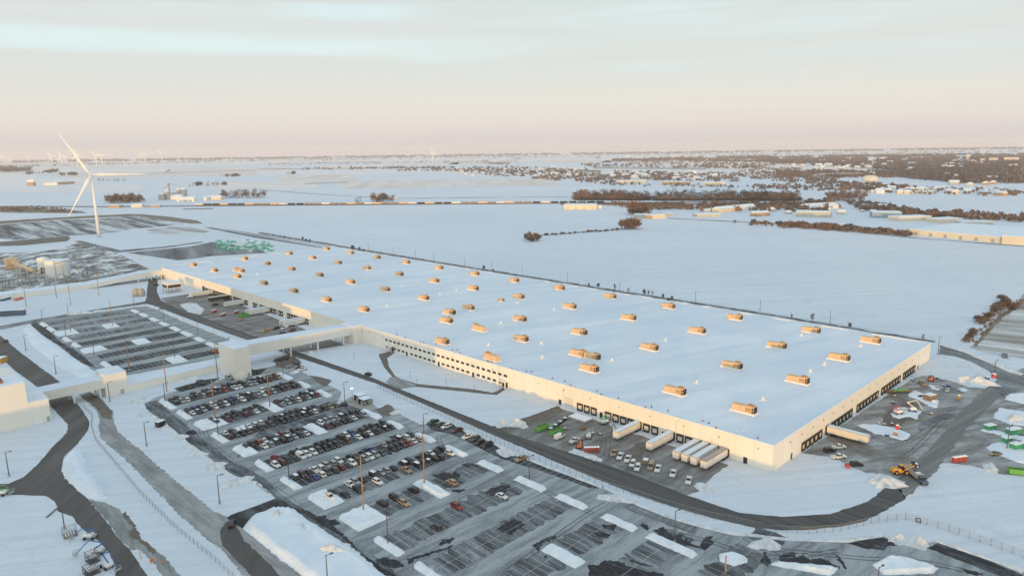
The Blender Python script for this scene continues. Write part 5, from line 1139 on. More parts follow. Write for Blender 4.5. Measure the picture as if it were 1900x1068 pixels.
sheet('track', cL([(1600,800),(1899,850),(2120,888),(2450,945),(2450,947),(2120,892),(1890,856)]), .12, M['gravel'], 8, .6)
sheet('stubble', cL([(1080,815),(1250,795),(1400,798),(1540,825),(1500,840),(1250,850),(1100,845)]), .1, M['stubble'], 6, 3)
sheet('rough_ground', [(-20,470),(60,468),(110,462),(150,448),(215,468),(280,500),(210,530),(0,545),(-20,545)], .06, M['rough'], 6, 3)
sheet('track', [(-20,545),(60,535),(150,528),(230,512),(290,500),(290,504),(235,518),(150,536),(60,543),(-20,553)], .1, M['rough'], 6, 1)
sheet('stubble', [(1960,520),(1900,545),(1860,585),(1820,630),(1800,645),(1830,655),(1900,665),(1960,660)], .05, M['stubble'], 4, 2)
sheet('track', [(1900,552),(1850,588),(1806,640),(1812,643),(1858,592),(1905,560)], .08, M['grass'], 5, 1.5)
fm = [snow_mat(f'sunpink_stubble_snow_{k}', .006, .1, 2.5, (.02, (1, .1, 1, rt), dr), tint=ti, base=ba) for k, (rt, ti, ba, dr) in enumerate([(.3, (.80, .73, .70), (.86, .80, .77), (.78, .69, .64)), (1.2, (.78, .75, .76), (.85, .82, .82), (.72, .69, .69)), (.7, (.76, .68, .63), (.84, .78, .74), (.66, .56, .49)), (2.0, (.83, .78, .76), (.88, .83, .81), (.76, .72, .70))])]  # pink cast of low sun and haze is painted into these stubble snow colours
fr2 = random.Random(9); ys_ = [2, 3.4, 5, 7, 9.5, 13, 18, 25, 34, 46, 60]
for r_ in range(len(ys_)-1):
    x = -60
    while x < 1960:
        w_ = fr2.uniform(120, 420); hz_ = lambda xx, dy: 298 - .0126*xx + dy
        if not (ys_[r_] > 40 and x > 900) and fr2.random() < .9:
            sheet('field', [(x, hz_(x, ys_[r_])), (x+w_, hz_(x+w_, ys_[r_])), (x+w_+fr2.uniform(-20, 20), hz_(x+w_, ys_[r_+1]-.25)), (x+fr2.uniform(-20, 20), hz_(x, ys_[r_+1]-.25))], .12, fr2.choice(fm), 200, 0)
        x += w_+fr2.choice([0, 2, 30])
# railway, field edges, roads far away
def strip(name, pxs, wpx, m, z=.25):
    up = [(x, y-wpx/2) for x, y in pxs]; dn = [(x, y+wpx/2) for x, y in reversed(pxs)]
    return sheet(name, up+dn, z, m, 40, 4)
strip('railway', [(-20,383),(200,383.5),(480,381),(960,377.5),(1200,376),(1560,371)], 1.6, M['rail'])
strip('railway', [(1040,378.5),(1250,379),(1500,376)], 3.0, M['rail'], .3)
strip('field_edge', [(480,314),(700,312),(840,310)], .9, M['grass'], .4)
strip('field_edge', [(270,322),(480,316)], .5, M['grass'], .4)
strip('field_edge', [(565,341),(645,338)], 1.8, M['stubble'], .4)
strip('field_edge', [(340,388),(395,387)], 1.6, M['grass'], .2)
strip('field_edge', [(1000,437),(1070,432)], 1.2, M['grass'], .2); strip('field_edge', [(1075,431),(1180,423)], 1.4, M['grass'], .2)
strip('field_edge', [(1240,405),(1440,415),(1560,427),(1690,441),(1900,457)], 1.2, M['grass'], .15)
strip('far_field', [(1030,315),(1115,318)], 4, M['grass'], .5)
strip('far_field', [(1100,311),(1310,313)], 4, M['stubble'], .5)
strip('far_road', [(720,368),(960,366),(1060,365)], .7, M['stubble'], .3)
strip('far_road', [(480,352),(600,361),(690,366)], .6, M['grass'], .3)
# tarped pallets beyond the warehouse
M['tarp'] = plain('green_tarp', (.10, .42, .29), .5, var=.15)
pr = random.Random(5)
pal = [MB().box(-1.6, 1.6, -1.2, 1.2, 0, 1.7).mesh('wrapped_pallet', M[m]) for m in ('tarp', 'tarp', 'tarp', 'white')]
for i in range(190):
    x = pr.uniform(402, 506); y = 455 + (x-402)*.05 + pr.gauss(0, 4.8)
    if y > 466 or y < 444: continue
    me = pr.choice(pal)
    o = link('wrapped_pallet', me, None, at(x, y), pr.choice([.4, .5, 1.9])); o.scale = (pr.uniform(.7, 1.6),)*2 + (pr.uniform(.5, .9),)
    tag(o, 'wrapped pallet in the green tarped stockpile behind the warehouse', 'pallet', 'wrapped pallets in the stockpile')

# ------------------------------------------------------------------ wind turbines
def turbine(p, hub, blade, ang, rot, label, group=None):
    r = thing('wind_turbine', label, 'wind turbine', p, 0, group)
    MB().tube((0, 0, 0), (0, 0, hub-1.5), (2.6 if group is None else 5.6)*hub/95, (1.5 if group is None else 3.6)*hub/95, 18).build('tower', M['white'], r, True)
    s = hub/95; fk = 1 if group is None else 3.0
    fw = Vector((math.cos(rot), math.sin(rot), 0)); sd = Vector((-fw.y, fw.x, 0)); top = Vector((0, 0, hub))
    b = MB(); b.tube(top - fw*4*s, top + fw*5.5*s, 1.9*s, 2.0*s, 10); b.build('nacelle', M['white'], r)
    hb = top + fw*7*s
    b = MB(); b.tube(top + fw*5.5*s, hb, 1.7*s, 1.6*s, 10); b.tube(hb, hb + fw*1.6*s, 1.6*s, .4*s, 10); b.build('hub', M['white'], r)
    for k in range(3):
        a = ang + k*2*math.pi/3; d = sd*math.cos(a) + Vector((0, 0, 1))*math.sin(a); e = fw.cross(d)
        b = MB(); prof = [(0, .9, .9), (.06, 1.0, .9), (.18, 1.9, .5), (.4, 1.35, .35), (.7, .85, .22), (.95, .4, .1), (1, .08, .04)]
        for t, w, th in prof:
            c_ = hb + d*blade*t
            b.v += [tuple(c_ + e*w*1.2*s*fk), tuple(c_ + fw*th*s), tuple(c_ - e*w*.9*s*fk), tuple(c_ - fw*th*s)]
        for i in range(len(prof)-1):
            for j in range(4): b.face((i*4+j, i*4+(j+1) % 4, i*4+4+(j+1) % 4, i*4+4+j))
        b.face((3, 2, 1, 0)); q = (len(prof)-1)*4; b.face((q, q+1, q+2, q+3)); b.build('blade', M['white'], r)
tp = at(184, 440)
face = math.atan2(-FWD.y, -FWD.x) + .35
def blade_ang(dx, dy, rot):
    return math.atan2(dy, dx)
turbine(tp, top_z(tp, 171, 324), 69, math.radians(119.5), face, 'large white three bladed wind turbine standing left of the warehouse')
FT = [(5,310,291),(11,304,293),(20,307,293),(55,308,293),(97,308,290),(116,308,289),(123,306,292),(145,310,288),(180,308,289),(191,308,289),(262,304,288),(270,304,287),(301,303,285),(803,304,282)]
for i, (x, y, ht) in enumerate(FT):
    p = at(x, y); hub = min(125, max(85, top_z(p, x-1.5, ht)))
    if x == 803: hub = 88
    turbine(p, hub, hub*.62, tr_r.random()*2.1, face + tr_r.uniform(-.3, .3), f'small far white wind turbine, {ORD[i]} from the left along the horizon', 'far wind turbines')

# ------------------------------------------------------------------ farm silos, sheds, town
def silo(x, y, dpx, typx, label, m='steel'):
    p = at(x, y); d = (p-CAM).length; R = dpx/2*d/F_PX; h = max(5, top_z(p, x, typx))
    r = thing('grain_silo', label, 'silo', p)
    MB().lathe(0, 0, [(R, 0), (R, h*.82)], 20).build('bin', M[m], r, False); MB().lathe(0, 0, [(R*1.03, h*.82), (R*.2, h)], 20).build('roof', M['white'], r)
cS = lambda x, y: (180+x/5.94, 330+y/5.94)
for x, y, d, t_, lab in [(715,245,9.5,168,'leftmost small grain silo at the farm'),(780,240,9,128,'tall second grain silo beside the elevator'),(822,205,5,160,'small silo behind the shed, left of two'),(858,207,6,152,'small silo behind the shed, right of two'),(908,215,8,110,'tall silo partly behind the largest one'),(960,222,11.5,104,'largest grain silo at the right of the farm')]:
    bx, by = cS(x, y); silo(bx, by, d, 330+t_/5.94, lab)
bx, by = cS(805, 215); p = at(bx, by); h = top_z(p, bx, 330+55/5.94)
r = thing('grain_elevator', 'slim lattice grain elevator leg among the farm silos', 'elevator', p)
MB().box(-2, 2, -2, 2, 0, h).build('leg', M['steel'], r); b = MB(); b.tube((0, 0, h*.95), (RGT.x*40, RGT.y*40, h*.72), .7, .7, 5); b.tube((0, 0, h*.9), (-RGT.x*14, -RGT.y*14, h*.6), .7, .7, 5); b.build('spout', M['steel'], r)
def shed(x0, y0, x1, y1, hpx, depth, wall, label, cat='shed', gable=False, roofm='snowcap', name='shed', doors=0):
    a, b_ = at(x0, y0), at(x1, y1); d = (b_-a); w = d.length; rot = math.atan2(d.y, d.x)
    dist = ((a+b_)/2-CAM).length; h = hpx*dist/F_PX
    r = thing(name, label, cat, a, rot)
    MB().box(0, w, 0, depth, 0, h).build('wall', wall, r)
    o = .3
    if gable:
        q = MB(); q.v = [(-o,-o,h),(w+o,-o,h),(w+o,depth+o,h),(-o,depth+o,h),(-o,depth/2,h*1.5),(w+o,depth/2,h*1.5)]
        for f in [(0,1,5,4),(2,3,4,5),(3,0,4),(1,2,5),(3,2,1,0)]: q.face(f)
        q.build('roof', M[roofm], r)
    else: MB().box(-o, w+o, -o, depth+o, h+.002, h+.5).build('roof', M[roofm], r)
    for k in range(doors):
        xx = w*(k+.5)/doors; MB().box(xx-1.8, xx+1.8, -.25, -.02, 0, h*.6).build('door', M['steel'], r)
    return r
wc = plain('cream_cladding', (.66, .60, .48), .6, var=.06, scale=.05); wg = plain('sage_cladding', (.45, .47, .42), .6, var=.06, scale=.05); wb = plain('blue_cladding', (.22, .33, .42), .6, var=.06, scale=.05); wt = plain('brick_tan', (.42, .29, .19), .7, var=.1, scale=.05); ww = plain('white_cladding', (.74, .73, .70), .6, var=.05, scale=.05)
shed(*cS(795,240), *cS(925,238), 5.5, 22, ww, 'white farm shed in front of the grain silos', gable=True)
shed(*cS(880,263), *cS(1070,262), 5.5, 18, ww, 'long white farm shed right of the silos', gable=True, doors=3)
shed(*cS(1160,250), *cS(1205,250), 4.5, 14, ww, 'small white farm building before the trees', gable=True)
shed(*cS(1205,245), *cS(1365,243), 5, 16, wc, 'cream farm house in front of the silo trees', gable=True)
shed(*cS(120,330), *cS(245,330), 4, 14, wt, 'tan roadside building left behind the big turbine', doors=2)
shed(*cS(375,326), *cS(495,324), 4, 14, wc, 'cream roadside building right behind the big turbine', gable=True)
shed(*cS(590,325), *cS(690,323), 3, 12, wt, 'reddish roadside shed between turbine and train')
shed(50, 345, 62, 345, 6, 12, wt, 'tan cube like barn at far left', gable=True); shed(80, 344, 106, 343.5, 3.5, 14, ww, 'long white barn at far left'); shed(106, 343, 139, 341, 4, 14, wt, 'red brown barn row at far left', gable=True)
shed(693, 369, 712, 368.5, 3, 12, ww, 'white farmhouse behind the train, left', gable=True); shed(712, 371, 738, 370, 3, 12, wc, 'cream barn behind the train, right', gable=True)
for x0, y0, x1, y1, h, dep, w_, lab, kw in [
    (1046,389,1107,389,8.5,40,wc,'long cream warehouse by the railway left of the thicket',dict(doors=4)),(1107,387,1117,387,5,20,ww,'small white annex right of the cream railway warehouse',{}),
    (1147,341,1198,341,6,40,wc,'cream shed beyond the shelter belt, left',{}),(1228,343,1281,343,5.5,40,wt,'brown shed beyond the shelter belt, middle',{}),(1304,345,1346,345,6.5,40,wc,'cream shed beyond the shelter belt, right',{}),
    (1175,405,1197,405.5,7,18,wg,'pale sage shed right of the thicket',{}),(1197,406,1211,406,6.5,16,wt,'small brick shed between pale ones',{}),(1211,406,1235,405,7,16,wc,'cream shed right of the brick one',{}),(1235,402,1248,401,6,16,wg,'grey shed end behind the cream shed',{}),
    (1293,403,1337,402,5,24,wg,'sage shed with scrub before it on the field edge',{}),(1308,394,1338,393,5,20,ww,'white shed behind the sage one',{}),(1336,395,1376,391,7,18,wc,'cream shed behind right of the sage shed',dict(gable=True)),(1378,391,1402,389,7,16,ww,'white gabled house with wide snow roof',dict(gable=True)),(1403,402,1429,400,6,14,wt,'orange lit brick house on the field edge',dict(gable=True)),
    (1477,402,1540,404,9,30,wg,'large sage shed right of the brick house',{}),(1501,390,1556,387,7,26,ww,'big white gabled house on the rise',dict(gable=True,doors=2)),(1618,404,1673,405,9,34,wb,'blue walled shed on the industrial estate',{}),(1668,411,1728,409,7,26,wc,'cream shed right of the blue one',{}),(1741,414,1785,412,6,24,wc,'cream shed behind parked vans on the estate',{}),(1785,419,1843,419,6,24,wg,'sage shed behind the big flat roof',{}),
    (1687,435,1857,451,8.5,130,wc,'big flat roofed cream shed on the right field edge',dict(doors=6)),(1858,452,1930,457,12,60,wc,'tall cream block cut by the right picture edge',{}),
    (1527,327,1600,326,4,40,wt,'long low brick school in the distance left of the water tank',{}),(1846,363,1860,364,5,14,wt,'lone tan house at the right beyond the white field',dict(gable=True)),(1818,302,1827,302,6,60,wc,'sunlit office block in the far town, left of three',{}),(1834,302,1851,302,7,60,wc,'sunlit office block in the far town, middle of three',{}),(1862,301,1890,301,7,60,wc,'sunlit office block in the far town, right of three',{}),(1778,302,1812,302,3,90,ww,'low white hall in the far town under the water tower',{})]:
    shed(x0, y0, x1, y1, h, dep, w_, lab, **kw)
def tank(x, y, wpx, hpx, label, stem=.2):
    p = at(x, y); d = (p-CAM).length; R = wpx/2*d/F_PX; H_ = hpx*d/F_PX
    r = thing('water_tower', label, 'water tower', p); b = MB(); n_ = 8
    pr_ = [(R*math.sin(math.pi*(.08+.84*i/n_)), H_*(stem+(1-stem)*(.5-.5*math.cos(math.pi*i/n_)))) for i in range(n_+1)]
    b.lathe(0, 0, pr_, 20); b.build('tank', M['tan_tank'], r, True); MB().lathe(0, 0, [(R*.55, 0), (R*.4, H_*stem*1.3)], 12).build('stem', M['tan_tank'], r)
M['tan_tank'] = plain('cream_tank', (.68, .63, .52), .5)
tank(1614, 341, 25, 14, 'squat rounded cream water tank standing before the far town', .12); tank(1795, 299, 7, 11, 'far round water tower above the low white hall', .5); tank(1824, 290, 5, 7, 'farthest pale water tower on the right horizon', .5)
hr = random.Random(21)
hm = []
for wm in (ww, wc, wt, wg):
    b = MB(); b.box(-6, 6, -4.5, 4.5, 0, 4); b.cur = 1
    i0 = len(b.v); b.v += [(-6.3,-4.9,4),(6.3,-4.9,4),(6.3,4.9,4),(-6.3,4.9,4),(-6.3,0,6.8),(6.3,0,6.8)]
    for f in [(0,1,5,4),(2,3,4,5),(3,0,4),(1,2,5)]: b.face([i0+q for q in f])
    hm.append(b.mesh('house', [wm, M['snowcap']]))
def houses(pxs, n_, label, group, sc=1.0):
    xs = [p[0] for p in pxs]; ys = [p[1] for p in pxs]
    for i in range(n_):
        o = link('house', hr.choice(hm), None, at(hr.uniform(min(xs), max(xs)), hr.uniform(min(ys), max(ys))), hr.choice([0, .5, 1.57, 2.1])); s = sc*hr.uniform(.8, 1.5); o.scale = (s, s, s)
        tag(o, label, 'house', group)
houses([(850,312),(1075,327)], 90, 'small snow roofed house of the estate beyond the middle fields', 'houses of the middle estate', 1.2)
houses([(1160,289),(1310,295)], 34, 'sunlit tiny house on the horizon above the shelter belt', 'tiny houses on the horizon', 2.2)
houses([(1120,318),(1330,334)], 34, 'snow roofed house among trees behind the shelter belt', 'houses behind the belt', 1.3)
houses([(1450,296),(1890,316)], 66, 'small roof peeping from the bare woods of the far town', 'roofs in the town woods', 2.0)
houses([(1600,350),(1850,360)], 40, 'small white home in the park left of the white field', 'homes in the park', 1.1)
houses([(1410,384),(1640,398)], 14, 'small hut between the industrial sheds at the right', 'huts between sheds', .8)
houses([(1720,322),(1895,345)], 14, 'large snow roofed building at the right edge of the town', 'buildings at town edge', 1.8)
# freight train
hop = MB(); hop.frustum((-8.2, 8.2, -1.6, 1.6, 1.8), (-8.6, 8.6, -1.7, 1.7, 2.4)); hop.box(-8.6, 8.6, -1.7, 1.7, 2.4, 5.0)
hop_me = {m: hop.mesh('hopper_body', M[m]) for m in ('wood_pale', 'tan', 'dark', 'offwhite')}
tk = MB().tube((-8, 0, 3.2), (8, 0, 3.2), 1.6, 1.6, 12).mesh('tank_body', M['dark'])
bo = MB(); bo.box(-7.5, -5, -1.2, 1.2, .3, 1.2); bo.box(5, 7.5, -1.2, 1.2, .3, 1.2); bo.box(-8.8, 8.8, -.4, .4, 1.2, 1.8); bogie = bo.mesh('bogie', M['black'])
a, b_ = at(362, 382), at(1122, 377); d = b_-a; rot = math.atan2(d.y, d.x); k = int(d.length/19.5)
patt = ['ember']*3
for i in range(k):
    t = (i+.5)/k; x = 362+760*t
    kind = 'tank' if (535 < x < 575 or 710 < x < 725 or 785 < x < 870 and i % 3 or 985 < x < 1115 and i % 4) else 'hopper'
    m = 'dark' if x < 470 and i % 3 else ('offwhite' if i % 5 == 0 else 'tan' if i % 3 == 0 else 'wood_pale')
    r = thing('railway_wagon', ('dark tank wagon' if kind == 'tank' else {'dark': 'dark', 'offwhite': 'white', 'tan': 'tan', 'wood_pale': 'cream'}[m] + ' hopper wagon') + f', {i+1} from the left end of the freight train', 'railway wagon', a + d*t + Vector((0, 0, .3)), rot, 'wagons of the freight train')
    link('tank_body' if kind == 'tank' else 'hopper_body', tk if kind == 'tank' else hop_me[m], r); link('bogie', bogie, r)
# substation, storage tanks, cooling tower
cT = lambda x, y: (x/7.91, 440+y/7.91)
for (bx, by), (tx, ty), lab in [((275,715),(215,285),'left of the two tallest steel poles in the substation'),((325,740),(265,300),'right of the two tallest steel poles in the substation'),((430,750),(395,480),'grey substation pole right of the tallest pair'),((668,725),(632,450),'grey substation pole before the left white tank'),((835,640),(800,350),'substation pole carrying the left end of the beam'),((950,685),(915,390),'substation pole below the middle of the beam'),((1028,590),(1000,330),'substation pole carrying the right end of the beam'),((1178,665),(1148,400),'grey substation pole right of the white tanks'),((540,650),(512,440),'short grey pole in the middle of the substation'),((205,735),(195,620),'stubby pole beside the left transformer')]:
    p = at(*cT(bx, by)); h = top_z(p, *cT(tx, ty))
    r = thing('substation_pole', lab, 'pole', p); MB().tube((0, 0, 0), (0, 0, h), .55, .3, 8).build('shaft', M['steel'], r)
    b = MB(); b.tube((-RGT.x*2, -RGT.y*2, h*.86), (RGT.x*2, RGT.y*2, h*.86), .18, .18, 5); b.build('crossarm', M['steel'], r)
a, b_ = at(*cT(835, 640)), at(*cT(1028, 590))
r = thing('steel_beam', 'horizontal grey beam bridging two substation poles before the tank', 'beam', (0, 0, 0)); z1 = top_z(a, *cT(805, 385)); MB().tube((a.x, a.y, z1), (b_.x, b_.y, z1), .35, .35, 6).build('beam', M['steel'], r)
for i, (x, y, s) in enumerate([(90,735,3.4),(520,700,3),(750,660,3),(1030,640,3),(560,690,2.2),(1285,580,3.6),(385,600,3),(470,715,2.5),(1000,620,2.4)]):
    p = at(*cT(x, y)); r = thing('transformer', f'grey transformer with frame, {ORD[i]} in the snowy substation', 'transformer', p, .3*i, 'substation transformers')
    MB().box(-s, s, -s*.6, s*.6, .2, s*.8).build('tank', M['steel'], r)
    b = MB()
    for xx in (-s*.7, 0, s*.7): b.tube((xx, 0, s*.8), (xx, 0, s*1.4), .3, .2, 6)
    b.tube((-s, s, 0), (-s, s, s*1.6), .18, .18, 5); b.tube((s, s, 0), (s, s, s*1.6), .18, .18, 5); b.tube((-s, s, s*1.6), (s, s, s*1.6), .18, .18, 5); b.build('bushing', M['pole'], r)
sr = random.Random(4)
for k in range(26):
    p = at(*cT(sr.uniform(40, 1330), sr.uniform(610, 720) if k % 3 else sr.uniform(545, 600)))
    if k > 21: p = at(*cT(1330+(k-21)*75, 560))
    r = thing('bus_frame', 'light grey steel bus frame among the substation equipment', 'steel frame', p, sr.choice([.75, .8, 2.3]), 'substation bus frames'); hf = sr.uniform(4, 7); wf = sr.uniform(2.5, 5)
    b = MB()
    for sx in (-1, 1): b.tube((sx*wf, 0, 0), (sx*wf, 0, hf), .28, .22, 5)
    b.tube((-wf*1.15, 0, hf), (wf*1.15, 0, hf), .25, .25, 5); b.build('portal', M['steel'], r)
    b = MB()
    for q in (-.6, 0, .6): b.tube((wf*q, 0, hf), (wf*q, 0, hf+1.8), .22, .12, 5)
    b.build('insulator', M['pole'], r)
for x, y, w, t_, lab in [(655,520,16.6,300,'left white storage tank with a dark opening at its foot'),(860,575,34,330,'wider white storage tank in front of the other')]:
    p = at(*cT(x, y)); d_ = (p-CAM).length; R = w/2*d_/F_PX; h = top_z(p, *cT(x, t_))
    r = thing('storage_tank', lab, 'storage tank', p); MB().lathe(0, 0, [(R, 0), (R, h)], 28).build('shell', M['white'], r, False); MB().lathe(0, 0, [(R*1.02, h), (R*.15, h+1.2)], 28).build('roof', M['snowcap'], r)
    if w < 20: q = p - FWD*(R+.2); MB().box(-4, 4, -R-1, -R+2, 0, 6).build('opening', M['dark'], r)
r = thing('conveyor_gallery', 'sunlit tan conveyor gallery sloping down behind the substation', 'conveyor', (0, 0, 0))
a, b_ = at(*cT(170, 460)), at(*cT(500, 540)); z1, z2 = top_z(a, *cT(170, 360)), 3.0
MB().tube((a.x, a.y, z1), (b_.x, b_.y, z2), 2.2, 2.0, 6).build('gallery', M['tan'], r); MB().box(a.x-5, a.x+5, a.y-5, a.y+5, 0, z1+4).build('head_house', M['tan'], r)
p = at(323, 541); r = thing('cooling_unit', 'white cooling unit raised on a steel frame left of the docks', 'cooling unit', p, 0)
MB().box(-7, 5, -5, 7, 4.2, 8.6).build('housing', M['offwhite'], r); MB().box(-7.1, -7.02, -4.4, 6.4, 4.6, 7.0).build('louvre', M['dark'], r); MB().box(-6.4, 4.4, -5.1, -5.02, 4.6, 7.0).build('louvre', M['dark'], r); MB().box(-7.1, 5.1, -5.1, 7.1, 8.6, 8.85).build('roof_snow', M['snowcap'], r)
b = MB()
for xx in (-6.5, -2, 2, 4.5):
    for yy in (-4.5, 0, 6.5): b.box(xx-.25, xx+.25, yy-.25, yy+.25, 0, 4.2)
b.box(-6.5, 4.5, -4.7, -4.3, 2, 2.3); b.build('stand', M['steel'], r)
for i, (x, lab) in enumerate(((253, 'left of two upright concrete pipe sections on snow'), (263, 'right of two upright concrete pipe sections on snow'))):
    p = at(x, 549); r = thing('concrete_pipe', lab, 'pipe', p); MB().lathe(0, 0, [(3.0, 0), (3.0, 4.2), (2.3, 6.0), (1.2, 6.8)], 14).build('pipe', M['concrete'], r, False)
crate_box(at(35, 556), .7, 8, 2.4, 1.8, 'orange', 'orange machine parked by the far conveyor at left', 'machine', 'site_machine', False)
crate_box(at(12, 556), .7, 12, 3, 2.0, 'slate', 'grey plant parked by the far conveyor at the left edge', 'machine', 'site_machine')
crate_box(at(3, 672), .8, 6, 3.4, 3.0, 'yellow', 'yellow trimmed kiosk at the left picture edge', 'kiosk', 'kiosk')

# ------------------------------------------------------------------ sky, sun, haze, camera
w = bpy.data.worlds.new('World'); scene.world = w; w.use_nodes = True
N, L = w.node_tree.nodes, w.node_tree.links
bg = N['Background']
SUN_EL = math.radians(1.1)
sun_from = -SD; az = math.atan2(sun_from.x, sun_from.y)
sk = N.new('ShaderNodeTexSky'); sk.sky_type = 'NISHITA'; sk.sun_disc = False; sk.sun_elevation = SUN_EL; sk.sun_rotation = az; sk.altitude = 200
tc = N.new('ShaderNodeTexCoord'); sp = N.new('ShaderNodeSeparateXYZ'); L.new(tc.outputs['Generated'], sp.inputs[0])
grad = ramp(N, L, sp.outputs[2], [(0, (.59,.55,.555)), (.012, (.625,.58,.57)), (.035, (.70,.65,.60)), (.06, (.71,.69,.63)), (.10, (.645,.68,.65)), (.19, (.60,.68,.675)), (.45, (.52,.66,.75)), (1, (.44,.61,.76))])
mp = N.new('ShaderNodeMapping'); mp.inputs['Rotation'].default_value = (0, 0, HEAD); L.new(tc.outputs['Generated'], mp.inputs[0])
mp2 = N.new('ShaderNodeMapping'); mp2.inputs['Scale'].default_value = (2.2, 2.2, 34); mp2.inputs['Rotation'].default_value = (0, .06, 0); L.new(mp.outputs[0], mp2.inputs[0])
cl = N.new('ShaderNodeTexNoise'); cl.inputs['Scale'].default_value = 1.25; cl.inputs['Detail'].default_value = 7; cl.inputs['Roughness'].default_value = .55; cl.inputs['Distortion'].default_value = .4
L.new(mp2.outputs[0], cl.inputs['Vector'])
cm = ramp(N, L, cl.outputs['Fac'], [(.47, (0, 0, 0)), (.66, (1, 1, 1))])
band = ramp(N, L, sp.outputs[2], [(.07, (0, 0, 0)), (.11, (1, 1, 1)), (.3, (1, 1, 1)), (.5, (.2, .2, .2))])
cm2 = mix(N, L, 1.0, cm, band, 'MULTIPLY')
grey = mix(N, L, cm2, grad, (.64, .73, .735))
cl2 = N.new('ShaderNodeTexNoise'); cl2.inputs['Scale'].default_value = .8; cl2.inputs['Detail'].default_value = 6
mp3 = N.new('ShaderNodeMapping'); mp3.inputs['Scale'].default_value = (1.6, 1.6, 26); mp3.inputs['Location'].default_value = (3.1, 1.7, .4); L.new(mp.outputs[0], mp3.inputs[0]); L.new(mp3.outputs[0], cl2.inputs['Vector'])
cm3 = mix(N, L, 1.0, ramp(N, L, cl2.outputs['Fac'], [(.45, (0, 0, 0)), (.7, (.55, .55, .55))]), ramp(N, L, sp.outputs[2], [(.03, (0, 0, 0)), (.07, (1, 1, 1))]), 'MULTIPLY')
grey = mix(N, L, cm3, grey, (.64, .65, .63))
azl = N.new('ShaderNodeVectorMath'); azl.operation = 'DOT_PRODUCT'; L.new(tc.outputs['Generated'], azl.inputs[0]); azl.inputs[1].default_value = tuple(RGT)
def hump(src, a, b, c, d): return ramp(N, L, src, [(a, (0, 0, 0)), (b, (1, 1, 1)), (c, (1, 1, 1)), (d, (0, 0, 0))])
wob = N.new('ShaderNodeMath'); wob.operation = 'MULTIPLY_ADD'; wob.inputs[1].default_value = .035; L.new(cl.outputs['Fac'], wob.inputs[0]); L.new(sp.outputs[2], wob.inputs[2])
azr = N.new('ShaderNodeMath'); azr.operation = 'MULTIPLY_ADD'; azr.inputs[1].default_value = .5; azr.inputs[2].default_value = .5; L.new(azl.outputs['Value'], azr.inputs[0])
st1 = mix(N, L, 1.0, hump(wob.outputs[0], .128, .140, .155, .166), hump(azr.outputs[0], .05, .12, .38, .56), 'MULTIPLY')
st2 = mix(N, L, 1.0, hump(wob.outputs[0], .178, .186, .192, .2), hump(azr.outputs[0], .34, .38, .42, .46), 'MULTIPLY')
grey = mix(N, L, st1, grey, (.655, .775, .775)); grey = mix(N, L, st2, grey, (.635, .76, .77))
nis = N.new('ShaderNodeVectorMath'); nis.operation = 'SCALE'; nis.inputs['Scale'].default_value = .1; L.new(sk.outputs[0], nis.inputs[0])
fin = mix(N, L, .9, nis.outputs[0], grey)
dt = N.new('ShaderNodeVectorMath'); dt.operation = 'DOT_PRODUCT'; L.new(tc.outputs['Generated'], dt.inputs[0]); dt.inputs[1].default_value = tuple(sun_from)
lobe = ramp(N, L, dt.outputs['Value'], [(0, (0, 0, 0)), (.4, (.32, .27, .18)), (1, (1.25, .95, .55))])
lowz = ramp(N, L, sp.outputs[2], [(0, (1, 1, 1)), (.3, (.45, .45, .45)), (.75, (0, 0, 0))])
glow = mix(N, L, 1.0, lobe, lowz, 'MULTIPLY')
fin = mix(N, L, 1.0, fin, glow, 'ADD')
L.new(fin, bg.inputs['Color']); bg.inputs['Strength'].default_value = 1.06
su = bpy.data.lights.new('sun', 'SUN'); su.energy = 2.3; su.angle = math.radians(.4); su.color = (1.0, .54, .13)
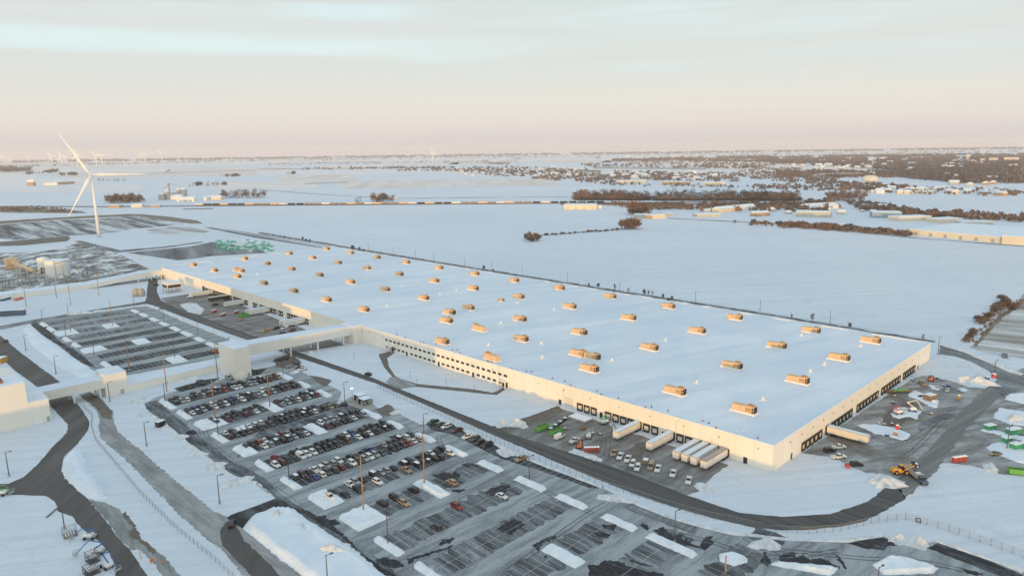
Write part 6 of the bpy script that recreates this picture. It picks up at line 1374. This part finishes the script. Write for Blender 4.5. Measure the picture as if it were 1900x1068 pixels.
so = bpy.data.objects.new('sun', su); col.objects.link(so)
ld = Vector((SD.x*math.cos(SUN_EL), SD.y*math.cos(SUN_EL), -math.sin(SUN_EL)))
so.rotation_euler = ld.to_track_quat('-Z', 'Y').to_euler()
# air
hz = MB(); 
hq = [CAM + RGT*x + FWD*y for x, y in ((-16000, -900), (16000, -900), (16000, 16000), (-16000, 16000))]
hz.v = [(q.x, q.y, z) for z in (-1, 185) for q in hq]
for f in [(4,5,6,7),(0,1,5,4),(1,2,6,5),(2,3,7,6),(3,0,4,7),(3,2,1,0)]: hz.face(f)
ho = hz.build('haze', M['line'])
hmn = bpy.data.materials.new('haze_air'); hmn.use_nodes = True; nt = hmn.node_tree; nt.nodes.clear()
om = nt.nodes.new('ShaderNodeOutputMaterial'); pv = nt.nodes.new('ShaderNodeVolumePrincipled'); pv.inputs['Color'].default_value = (1.0, .88, .82, 1); pv.inputs['Density'].default_value = 5.5e-5; pv.inputs['Anisotropy'].default_value = 0
nt.links.new(pv.outputs[0], om.inputs['Volume']); ho.data.materials[0] = hmn; stuff(ho)

cam = bpy.data.cameras.new('camera'); co = bpy.data.objects.new('camera', cam); col.objects.link(co)
cam.sensor_width = 36; cam.lens = F_PX/1900*36; cam.clip_start = .5; cam.clip_end = 60000
co.location = CAM
look = FWD*math.cos(PITCH) + Vector((0, 0, -math.sin(PITCH)))
up = Vector((0, 0, 1))*math.cos(PITCH) + FWD*math.sin(PITCH)
r0 = look.cross(up)
# roll: image horizon rises to the right
c_, s_ = math.cos(ROLL), math.sin(ROLL)
right = r0*c_ + up*s_; upv = up*c_ - r0*s_
from mathutils import Matrix
co.rotation_euler = Matrix((right, upv, -look)).transposed().to_euler()
scene.camera = co
scene.render.engine = 'CYCLES'
scene.view_settings.view_transform = 'Standard'; scene.view_settings.look = 'None'; scene.view_settings.exposure = .23; scene.view_settings.gamma = 1
scene.cycles.volume_bounces = 1; scene.cycles.max_bounces = 6; scene.cycles.diffuse_bounces = 3; scene.cycles.transparent_max_bounces = 24
